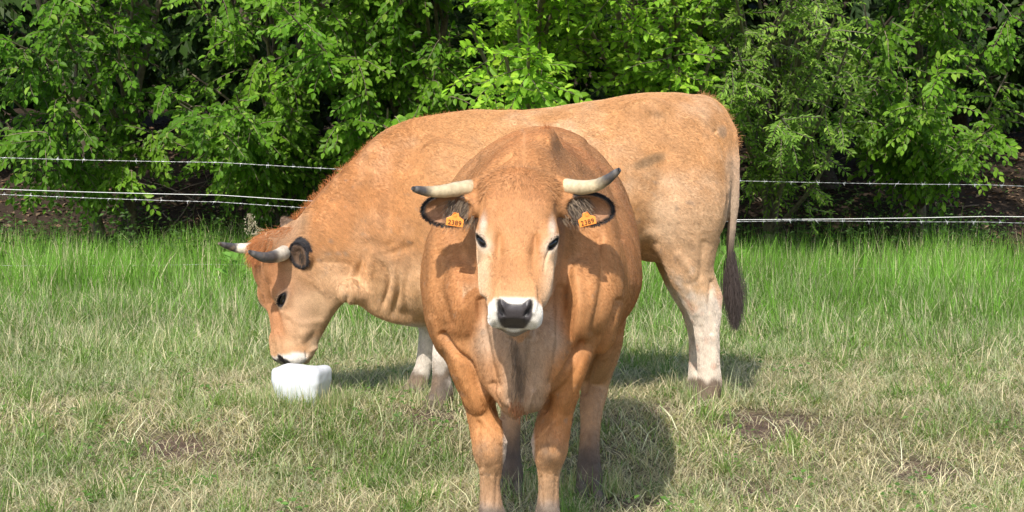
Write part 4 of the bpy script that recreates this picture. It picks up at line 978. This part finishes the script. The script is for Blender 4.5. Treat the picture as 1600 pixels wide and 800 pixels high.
    tuft(root, 'chin_whiskers', rp, dirs, r.uniform(.02, .05, n), np.tile((.45, .38, .28), (n, 1)), 16, k=4, rad=.0003)
    ls = lashes(h, r); hair_obj('eyelashes', ls, np.full(len(ls), .0005), .0002, np.tile(BLACK, (len(ls), 1)), root, MAT['hair'])
    eyes_obj(h, root)
    horn([P(765, 290, 6.80), P(735, 293, 6.76), P(712, 296, 6.73), P(690, 299, 6.70), P(668, 299, 6.67), P(650, 296, 6.64), P(645, 294, 6.63)], [.030, .028, .0265, .0225, .018, .0125, .008], root, .66)
    horn([P(862, 288, 6.80), P(884, 291, 6.76), P(908, 293, 6.73), P(930, 290, 6.70), P(948, 281, 6.67), P(962, 270, 6.65), P(968, 265, 6.64)], [.030, .028, .026, .0225, .018, .0125, .008], root, .60)
    for (px_, py_, rot, dd) in ((711, 344, -8, 6.700), (917, 343, 14, 6.715)): ear_tag(root, P(px_, py_, dd), rot)
    hooves(root, [((P(769, 850, 7.03)[0], 7.03, ZF), (0, -1)), ((P(856, 850, 7.04)[0], 7.04, ZF), (.05, -1)), ((P(797, 775, 7.97)[0], 7.97, ZF), (0, -1)), ((P(920, 775, 7.93)[0], 7.93, ZF), (.1, -1))])
    return root
def ear_tag(root, c, rot):
    """trapezoid plastic flag tag with a stalk, dotted digits on its face"""
    M = Matrix.Rotation(math.radians(-rot), 3, 'Y')
    pts = [(-.0265, -.019), (.0265, -.019), (.0275, .004), (.012, .012), (.008, .023), (-.008, .023), (-.012, .012), (-.0275, .004)]
    V = []; n = len(pts)
    for y in (-.0012, .0012): V += [(x, y, z) for x, z in pts]
    V = np.array([np.array(M @ Vector(v)) for v in V]) + c
    o = mesh_obj('ear_tag', V, [np.array([list(range(n))]), np.array([list(range(n, 2 * n))[::-1]]), np.array([[i, i + n, (i + 1) % n + n, (i + 1) % n] for i in range(n)])], MAT['tag'], root, smooth_shade=False)
    bv = o.modifiers.new('edge', 'BEVEL'); bv.width = .0015; bv.segments = 2
    def text(name, body, size, x, z):
        cu = bpy.data.curves.new(name, 'FONT'); cu.body = body; cu.size = size; cu.extrude = .0003; cu.align_x = 'CENTER'; cu.align_y = 'CENTER'; cu.offset = 0
        cu.space_character = 1.05
        tmp = bpy.data.objects.new('tmp', cu); me = bpy.data.meshes.new_from_object(tmp); bpy.data.objects.remove(tmp); bpy.data.curves.remove(cu)
        t = bpy.data.objects.new(name, me); COL.objects.link(t); t.parent = o
        off = np.array(M @ Vector((x, -.0030, z)))
        t.location = tuple(c + off - origin(o)); t.rotation_euler = (M.to_4x4() @ Matrix.Rotation(math.pi / 2, 4, 'X')).to_euler()
        me.materials.clear(); me.materials.append(MAT['tag_ink'])
    text('printed_number', '2389', .0205, 0, -.0085)
    V, Q, _ = tube([c + (0, -.004, .017), c + (0, .03, .017)], [.006, .006], 12)
    mesh_obj('tag_pin', V, Q, MAT['tag'], o)
    return o

# ------------------------------------------------------------------ the cow grazing behind
DR = 9.69
def rear_cow():
    base = P(900, 630, DR); base[2] = 0
    root = empty('cow', base, 'horned tan cow side on behind the other, head down at the white salt block', 'cow', 'horned tan cows in the meadow')
    f = Field(axis_samples([(-1.36, -.72, .0046), (-.72, 1.06, .0075)]), axis_samples([(9.16, 9.66, .0048), (9.66, 10.16, .009)]), axis_samples([(-.02, 1.42, .0062)]))
    def S(px_, tp, bt, zc, wd, et=2.0, eb=2.2, yc=0):
        D = DR + yc; a = P(px_, tp, D); b = P(px_, bt, D); zcz = b[2] + (a[2] - b[2]) * zc
        return (a[0], yc, zcz, a[2], b[2], wd, et, eb)
    st = [S(424, 385, 410, .5, .05, 2, 2, -.02), S(440, 366, 418, .5, .075, 2, 2, -.02), S(470, 336, 432, .5, .10, 2, 2, -.02), S(500, 302, 446, .5, .12, 2, 2, -.01), S(530, 270, 458, .5, .135, 2, 2, 0),
          S(560, 240, 468, .5, .15, 2, 2, 0), S(585, 215, 480, .48, .17, 1.9, 2, -.02), S(615, 197, 492, .45, .205, 1.8, 2), S(650, 185, 498, .43, .25, 1.7, 2.1), S(700, 177, 503, .42, .31, 1.7, 2.2),
          S(750, 171, 508, .42, .335, 1.8, 2.3), S(800, 173, 508, .42, .35, 1.9, 2.3), S(850, 170, 500, .43, .365, 2.0, 2.3), S(900, 162, 485, .44, .37, 2.0, 2.2), S(950, 154, 450, .45, .36, 2.1, 2.2), S(980, 149, 415, .46, .34, 2.2, 2.2),
          S(1010, 146, 395, .48, .315, 2.3, 2.2), S(1050, 145, 400, .5, .30, 2.3, 2.2), S(1085, 149, 400, .52, .265, 2.3, 2.2), S(1110, 155, 385, .5, .225, 2.2, 2.2), S(1130, 172, 350, .5, .17, 2.1, 2.2), S(1144, 200, 300, .5, .09, 2, 2)]
    f.loft((0, DR, 0), (1, 0, 0), (0, 1, 0), (0, 0, 1), st, k=.03)
    nY, fY = DR - .17, DR + .16
    # hindquarters
    f.ell(P(1078, 278, DR - .12), (.160, .16, .29), k=.07); f.ell(P(1078, 278, DR + .12), (.160, .16, .29), k=.07)
    f.ell(P(1010, 172, DR - .20), (.09, .05, .055), k=.06)         # hook bone
    f.ell(P(1122, 210, DR - .09), (.045, .04, .05), k=.05)         # pin bone
    # near hind leg
    f.chain([P(1072, 268, nY + .03), P(1074, 325, nY), P(1075, 375, nY - .01), P(1078, 415, nY - .01), P(1088, 450, nY), P(1098, 480, nY), P(1104, 505, nY), P(1106, 540, nY), P(1107, 572, nY), P(1109, 596, nY), P(1108, 610, nY), P(1104, 626, nY)],
            [.12, .165, .132, .108, .088, .074, .060, .050, .048, .053, .053, .056], k=.09)
    f.chain([P(1112, 440, nY + .01), P(1121, 466, nY + .01), P(1118, 500, nY + .01)], [.018, .022, .018], k=.03)      # point of hock
    f.chain([P(1062, 350, nY - .02), P(1058, 400, nY - .01), P(1072, 440, nY)], [.10, .055, .03], k=.05)
    # far hind leg
    f.chain([P(1050, 330, fY), P(1056, 390, fY), P(1066, 440, fY), P(1082, 480, fY), P(1089, 520, fY), P(1090, 560, fY), P(1092, 590, fY), P(1088, 612, fY)],
            [.17, .11, .075, .060, .045, .042, .048, .05], k=.05)
    # udder
    f.ell(P(1020, 392, DR), (.09, .11, .05), k=.05)
    # forelegs
    f.ell(P(690, 330, DR - .20), (.17, .10, .30), k=.08); f.ell(P(700, 330, DR + .20), (.17, .10, .30), k=.08)
    f.chain([P(700, 430, nY), P(698, 480, nY), P(696, 520, nY), P(693, 550, nY), P(690, 580, nY), P(690, 600, nY), P(690, 616, nY), P(686, 630, nY)], [.13, .080, .054, .048, .040, .045, .052, .058], k=.05)
    f.chain([P(676, 430, fY), P(672, 480, fY), P(669, 520, fY), P(667, 550, fY), P(661, 575, fY), P(655, 592, fY), P(651, 606, fY), P(647, 616, fY)], [.12, .070, .047, .045, .038, .043, .050, .055], k=.05)
    # brisket and dewlap folds
    f.chain([P(545, 455, DR - .16), P(568, 462, DR - .10), P(590, 478, DR - .06), P(615, 486, DR - .03), P(650, 486, DR)], [.055, .045, .045, .05, .07], k=.06, scale=(1, .75, 1))
    # tail
    tail = [P(1096, 163, DR), P(1122, 176, DR - .01), P(1138, 198, DR - .03), P(1146, 240, DR - .05), P(1148, 290, DR - .06), P(1145, 340, DR - .06), P(1141, 380, DR - .06), P(1141, 420, DR - .06), P(1146, 450, DR - .06)]
    f.chain(tail, [.032, .030, .026, .023, .020, .018, .017, .016, .010], k=.04)
    th = math.radians(24)
    h = head_frame(P(405, 380, 9.66), P(439, 590, 9.61), np.array((-math.cos(th), -math.sin(th), 0)))
    h['B'] = -h['B'] if h['B'][1] > 0 else h['B']
    sculpt_head(f, h, eye=(.244, .110, -.024), deep=1.12, es=1.14)
    # throat joins
    f.chain([P(460, 400, 9.66), P(490, 425, 9.67), P(522, 445, 9.68)], [.11, .115, .095], k=.06); f.ell(P(488, 462, 9.66), (.12, .080, .12), k=.05)
    # near ear: cup open towards us
    ears = []
    c = P(468, 397, 9.54); R = np.eye(3)[[2, 0, 1]].astype(float); R[2] = -R[2]
    Rn = np.stack([unit((-.28, -.15, 1.0)), unit((1.0, -.3, .25)), unit((-.3, -1, -.15))]); Rn[2] = unit(np.cross(Rn[1], Rn[0]) * -np.sign(np.cross(Rn[1], Rn[0])[1])); Rn[1] = np.cross(Rn[0], Rn[2])
    f.chain([P(486, 408, 9.60), P(476, 402, 9.54), c + (0.01, .02, 0)], [.035, .032, .035], k=.02)
    f.ell(c, (.056, .040, .024), Rn, k=.025); f.ell(c + Rn[2] * .022 - Rn[0] * .006, (.048, .033, .020), Rn, k=.010, op='sub'); ears.append((c, Rn, .056, .040))
    # far ear seen above the neck
    f.chain([P(470, 372, 9.62), P(452, 355, 9.66), P(441, 341, 9.69)], [.03, .034, .012], k=.02, scale=(1, .45, 1))
    V, Q = f.mesh(2); N = normals(V, Q)
    folds = [([(566, 395), (560, 430), (568, 468)], 4, -.010), ([(584, 380), (578, 425), (586, 470)], 5, .010), ([(590, 400), (607, 438), (596, 486)], 4, -.016), ([(600, 385), (617, 430), (607, 492)], 5, .010),
             ([(617, 412), (622, 455), (611, 498)], 4, -.011), ([(636, 425), (632, 460), (640, 505)], 5, -.008), ([(650, 400), (646, 440), (652, 500)], 7, .007), ([(574, 370), (600, 384), (628, 372)], 6, -.006), ([(556, 400), (548, 440), (556, 470)], 4, .006)]
    strokes = [
               ([(541, 448), (541, 470), (520, 506)], 4, -.010), ([(505, 409), (545, 413), (560, 430)], 5, -.004), ([(552, 445), (556, 470)], 3, -.006),
               ([(575, 380), (600, 395), (640, 385)], 8, -.008), ([(600, 300), (590, 350), (600, 390)], 16, .010), ([(650, 250), (640, 330), (655, 420)], 14, -.010),
               ([(475, 520), (500, 505), (515, 480)], 8, .006), ([(452, 500), (466, 530)], 5, -.006), ([(444, 488), (470, 505), (500, 500)], 5, .005), ([(470, 430), (500, 450), (512, 490), (498, 520)], 7, .006), ([(430, 495), (428, 530)], 4, .004), ([(486, 548), (500, 540)], 3, .006),
               ([(1000, 378), (1025, 380)], 6, -.004), ([(1020, 180), (1060, 190), (1115, 200)], 9, -.008), ([(1040, 240), (1030, 300), (1020, 350)], 14, -.008),
               ([(1120, 205), (1134, 240), (1140, 300), (1128, 370)], 4, -.010), ([(1112, 440), (1108, 480), (1112, 520)], 3.5, -.008), ([(1076, 450), (1088, 490)], 4, .005), ([(1096, 510), (1098, 570)], 3, -.004), ([(1118, 510), (1118, 570)], 3, .004),
               ([(880, 200), (890, 260)], 22, -.006), ([(930, 190), (950, 260)], 20, .005), ([(1060, 400), (1085, 430)], 7, .008), ([(1100, 380), (1095, 430)], 6, -.006)]
    V = V + N * stroke_field(V, N, strokes, N[:, 1] < .3)[:, None]
    V = V + N * stroke_field(V, N, folds, N[:, 1] < .3, True)[:, None]
    a, b_, c_ = local(h, V); hd = (1 - smooth(.0, .08, np.abs(a - .27) - .31)) * (1 - smooth(.13, .18, np.abs(b_))) * (1 - smooth(0, .08, -.24 - c_))
    V = V + N * ((fbm(V, 5, 31) * .007 + fbm(V, 22, 32) * .0022) * (1 - .7 * hd))[:, None]
    N = normals(V, Q); p2 = project(V); z = V[:, 2]; X = p2[:, 0]; Y_ = p2[:, 1]; wob = fbm(V, 6, 51); wb2 = fbm(V, 18, 55)
    col = np.tile(TAN * [1.06, 1.14, 1.18], (len(V), 1))
    blend(col, .45 * smooth(-.2, .5, wob), TAN * .85)
    blend(col, .5 * smooth(-.2, .5, wob + .3 * wb2) * smooth(650, 900, X), CREAM * .95)
    blend(col, .60 * (1 - smooth(560, 760, X)) * (1 - smooth(330, 440, Y_)) * (1 - hd), RUST * [1.3, 1.42, 1.4])
    blend(col, .65 * smooth(960, 1060, X + 60 * wob) * smooth(240, 360, Y_), CREAM)
    blend(col, .75 * smooth(390, 460, Y_ + 40 * wob) * smooth(440, 520, X) * (1 - hd), CREAM * [.95, .88, .8])
    blend(col, .92 * smooth(425, 480, Y_ + 55 * wb2 + 25 * wob) * smooth(1000, 1040, X), WHITE * [.86, .82, .78])
    blend(col, .45 * smooth(.1, .45, fbm(V, 26, 57)) * smooth(430, 470, Y_) * smooth(1000, 1040, X), PINK * 1.1)
    blend(col, .95 * smooth(500, 512, Y_) * (X > 620) * (X < 760) * (z < .42), WHITE * .82)
    blend(col, .3 * smooth(1125, 1142, X + 12 * wob) * smooth(215, 260, Y_) * (1 - smooth(400, 440, Y_)), WHITE * .8)
    blend(col, .96 * smooth(584, 600, Y_ + 20 * wb2) * (X > 1000), MUD * 1.05)
    blend(col, .45 * smooth(.35, .6, fbm(V, 34, 83)) * (1 - hd) * (z < 1.0), MUD * 2.2)
    blend(col, .6 * smooth(545, 600, Y_ + 30 * wob) * (X < 760) * (X > 676) * (z < .3), MUD * 2.2)
    blend(col, .97 * smooth(576, 594, Y_ + 26 * wb2) * (X > 600) * (X < 760) * (z < .2), MUD * .95)
    blend(col, .35 * smooth(.05, .5, fbm(V, 3.2, 59) + .4 * wb2) * .5 * (1 - hd), CREAM * 1.05)
    blend(col, .12 * smooth(.1, .5, fbm(V, 2.4, 69) + .3 * wb2) * (1 - hd), TAN * .72)
    q = ((X - 1012) * .93 - (Y_ - 252) * .37, (X - 1012) * .37 + (Y_ - 252) * .93)
    blend(col, .62 * (1 - smooth(.6, 1.15, np.sqrt((q[0] / 29) ** 2 + (q[1] / 10) ** 2) + .45 * wb2)) * (N[:, 1] < 0), (.17, .12, .07))
    blend(col, .5 * (1 - smooth(.5, 1.1, np.sqrt(((X - 1128) / 9) ** 2 + ((Y_ - 205) / 12) ** 2))) * (N[:, 1] < .2), (.25, .2, .15))
    tl = seg_dist(V[:, [0, 2]], np.array([t_[[0, 2]] for t_ in tail[3:]])); on = (tl < .03) & (X > 1128)
    blend(col, on * .7 * smooth(260, 330, Y_), (.34, .26, .19)); blend(col, on * smooth(330, 405, Y_), DARK * 1.2)
    blend(col, .75 * hd, (.43, .265, .155)); blend(col, .55 * hd * smooth(-.10, -.02, c_) * smooth(.02, .1, a) * (1 - smooth(.36, .44, a)), RUST * 1.2)
    blend(col, .5 * hd * smooth(-.1, -.18, c_), CREAM * [.8, .72, .62])
    skin = np.zeros(len(V)); paint_head(h, V, col, skin, padw=.068, white_face=.45, muz=.458, back=.03, chin=CREAM * .95)
    earm = np.zeros(len(V))
    for c, R, l1, l2 in ears:
        q = (V - c) @ R.T; r_ = np.sqrt((q[:, 0] / l1) ** 2 + (q[:, 1] / l2) ** 2); on = (np.abs(q[:, 2]) < .06) & (r_ < 1.2)
        blend(col, on * .97, (.13, .08, .052)); blend(col, on * smooth(.80, .92, r_), BLACK * 2.5); earm = np.maximum(earm, on)
    blend(col, ((np.linalg.norm(V - P(443, 344, 9.68), axis=1)) < .045) * .8, DARK * 2)
    col *= (1 + .25 * streaks(V @ np.array([[.8, 0, -.6], [0, 1, 0], [.6, 0, .8]]).T, (7, 20, 30)) * (1 - .5 * hd))[:, None]
    mesh_obj('body', V, Q, MAT['coat'], root, {'tint': col, 'skin': np.repeat(skin[:, None], 3, 1)})
    flow = np.tile((.75, 0, -.55), (len(V), 1)); leg = (1 - smooth(.5, .65, z))[:, None] * (1 - hd[:, None]); flow = flow * (1 - leg) + np.array((.1, 0, -1.0)) * leg
    hdm = hd[:, None]; flow = flow * (1 - hdm) + (h['A'] * np.where(a > .25, 1, -.2)[:, None] - h['C'] * .7) * hdm
    ty = smooth(1125, 1140, X)[:, None]; flow = flow * (1 - ty) + np.array((.1, 0, -1.0)) * ty
    length = np.full(len(V), .016); length = np.where(hd > .5, .010, length)
    neckt = (X < 640) & (hd < .4); length = np.where(neckt, .022, length); length = np.where((hd > .5) & (a < .1), .022, length)
    eyew = np.ones(len(V))
    for (e, al, bb, nn, RA) in h['eyes']:
        d = np.stack([a, b_, c_], 1) - e; eyew *= smooth(.9, 1.2, np.sqrt(((d @ al) / .031) ** 2 + ((d @ bb) / .017) ** 2) / h['es'] + 10 * (np.abs(d @ nn) > .06))
    wt = np.where(N[:, 1] < .35, 1.0, .2) * (1 - skin) * eyew * (z > .03) * np.where(hd > .5, 1.8, 1)
    coat(V, Q, N, col, root, 360000, flow, length * .7, wt, 6, MAT['hair'], rad=.00046, lift=.15)
    r = np.random.default_rng(22)
    n = 1500; f_, W = scatter(V, Q, n, ((a > -.05) & (a < .07) & (np.abs(b_) < .12) & (c_ > -.12) & (hd > .2)).astype(float), 3)
    rp = at_pts(V, Q, f_, W); nn_ = at_pts(N, Q, f_, W); dirs = nn_ * .6 + h['C'] * .4 + h['A'] * .5 + r.normal(0, .2, (n, 3))
    tuft(root, 'poll_tuft', rp, dirs, r.uniform(.03, .055, n), (RUST * 1.25)[None] * r.uniform(.7, 1.3, (n, 1)), 4, droop=.8, wig=.14)
    # crest of the neck and rump
    n = 1000; cp = catmull([P(452, 352, DR), P(480, 324, DR), P(500, 302, DR), P(530, 271, DR), P(560, 242, DR), P(585, 217, DR), P(650, 187, DR), P(720, 176, DR), P(800, 174, DR)], 12)
    ii = np.minimum((r.random(n) ** 1.5 * len(cp)).astype(int), len(cp) - 1); rp = cp[ii] + r.normal(0, .007, (n, 3)) * [1, 1, .6]; dirs = np.tile((-.25, 0, .8), (n, 1)) + r.normal(0, .35, (n, 3))
    tuft(root, 'crest_hair', rp, dirs, r.uniform(.010, .030, n) * np.where(ii < 40, 1.1, .55), (RUST * 1.2)[None] * r.uniform(.7, 1.4, (n, 1)), 15, k=4)
    n = 420; cp = catmull([P(1090, 150, DR), P(1110, 156, DR), P(1130, 174, DR), P(1146, 205, DR - .03), P(1150, 230, DR - .05)], 10); ii = r.integers(0, len(cp), n)
    rp = cp[ii] + r.normal(0, .008, (n, 3)); dirs = np.tile((.7, 0, .25), (n, 1)) + r.normal(0, .35, (n, 3)); tuft(root, 'tailhead_hair', rp, dirs, r.uniform(.012, .03, n), (TAN * .9)[None] * r.uniform(.7, 1.3, (n, 1)), 17, k=4)
    # tail switch
    n = 4600; t = r.random(n); cp = catmull([P(1142, 392, DR - .06), P(1143, 432, DR - .06), P(1146, 455, DR - .06), P(1147, 482, DR - .06)], 14); ii = (t * (len(cp) - 1)).astype(int)
    rp = cp[ii] + r.normal(0, 1, (n, 3)) * (.006 + .013 * np.sin(np.pi * np.minimum(t * 1.0, 1)))[:, None]; dirs = np.tile((.08, 0, -1.0), (n, 1)) + r.normal(0, .05, (n, 3)) * [1, 1, .3] + np.stack([(rp[:, 0] - cp[ii][:, 0]) * 2.5, 0 * t, 0 * t], 1)
    tuft(root, 'tail_switch', rp, dirs, r.uniform(.07, .115, n), (np.array((.055, .042, .038)))[None] * r.uniform(.5, 1.8, (n, 1)), 18, k=7, rad=.0006, wig=.05)
    # inner ear hair
    R_, D_, L_, C_ = [], [], [], []
    for c, R, l1, l2 in ears:
        for i in range(420):
            th = r.uniform(0, 2 * np.pi); R_.append(c + R[0] * l1 * .92 * math.cos(th) + R[1] * l2 * .92 * math.sin(th) + R[2] * .014); D_.append(R[0] * math.cos(th) + R[1] * math.sin(th) + R[2] * .6 + r.normal(0, .3, 3)); L_.append(r.uniform(.006, .014)); C_.append(BLACK * 2)
        for i in range(150):
            R_.append(c + R[0] * r.uniform(-.04, .02) + R[1] * r.uniform(.0, .03)); D_.append(R[2] * .6 + np.array((.05, 0, -1)) + r.normal(0, .2, 3)); L_.append(r.uniform(.02, .04)); C_.append((np.array((.26, .15, .08)) if r.random() < .3 else DARK) * r.uniform(.6, 1.3))
    tuft(root, 'ear_hair', np.array(R_), np.array(D_), np.array(L_), np.array(C_), 14, k=4)
    ls = lashes(h, r); hair_obj('eyelashes', ls, np.full(len(ls), .0005), .0002, np.tile(BLACK, (len(ls), 1)), root, MAT['hair'])
    eyes_obj(h, root)
    horn([P(448, 392, 9.62), P(440, 397, 9.50), P(428, 401, 9.42), P(412, 402, 9.36), P(397, 397, 9.33), P(389, 393, 9.31)], [.037, .036, .031, .025, .017, .009], root, .38, white=(.72, .65, .52))
    horn([P(408, 388, 9.74), P(394, 388, 9.79), P(381, 388, 9.81), P(367, 387, 9.81), P(351, 383, 9.77), P(342, 380, 9.74)], [.030, .029, .027, .023, .015, .008], root, .55, white=(.72, .65, .52))
    hooves(root, [((P(1104, 630, nY)[0], nY, 0), (-1, -.1)), ((P(1087, 615, fY)[0], fY, 0), (-1, 0)), ((P(685, 630, nY)[0], nY, 0), (-1, -.2)), ((P(650, 618, fY)[0], fY, 0), (-1, -.2))])
    return root
front_cow()
rear_cow()
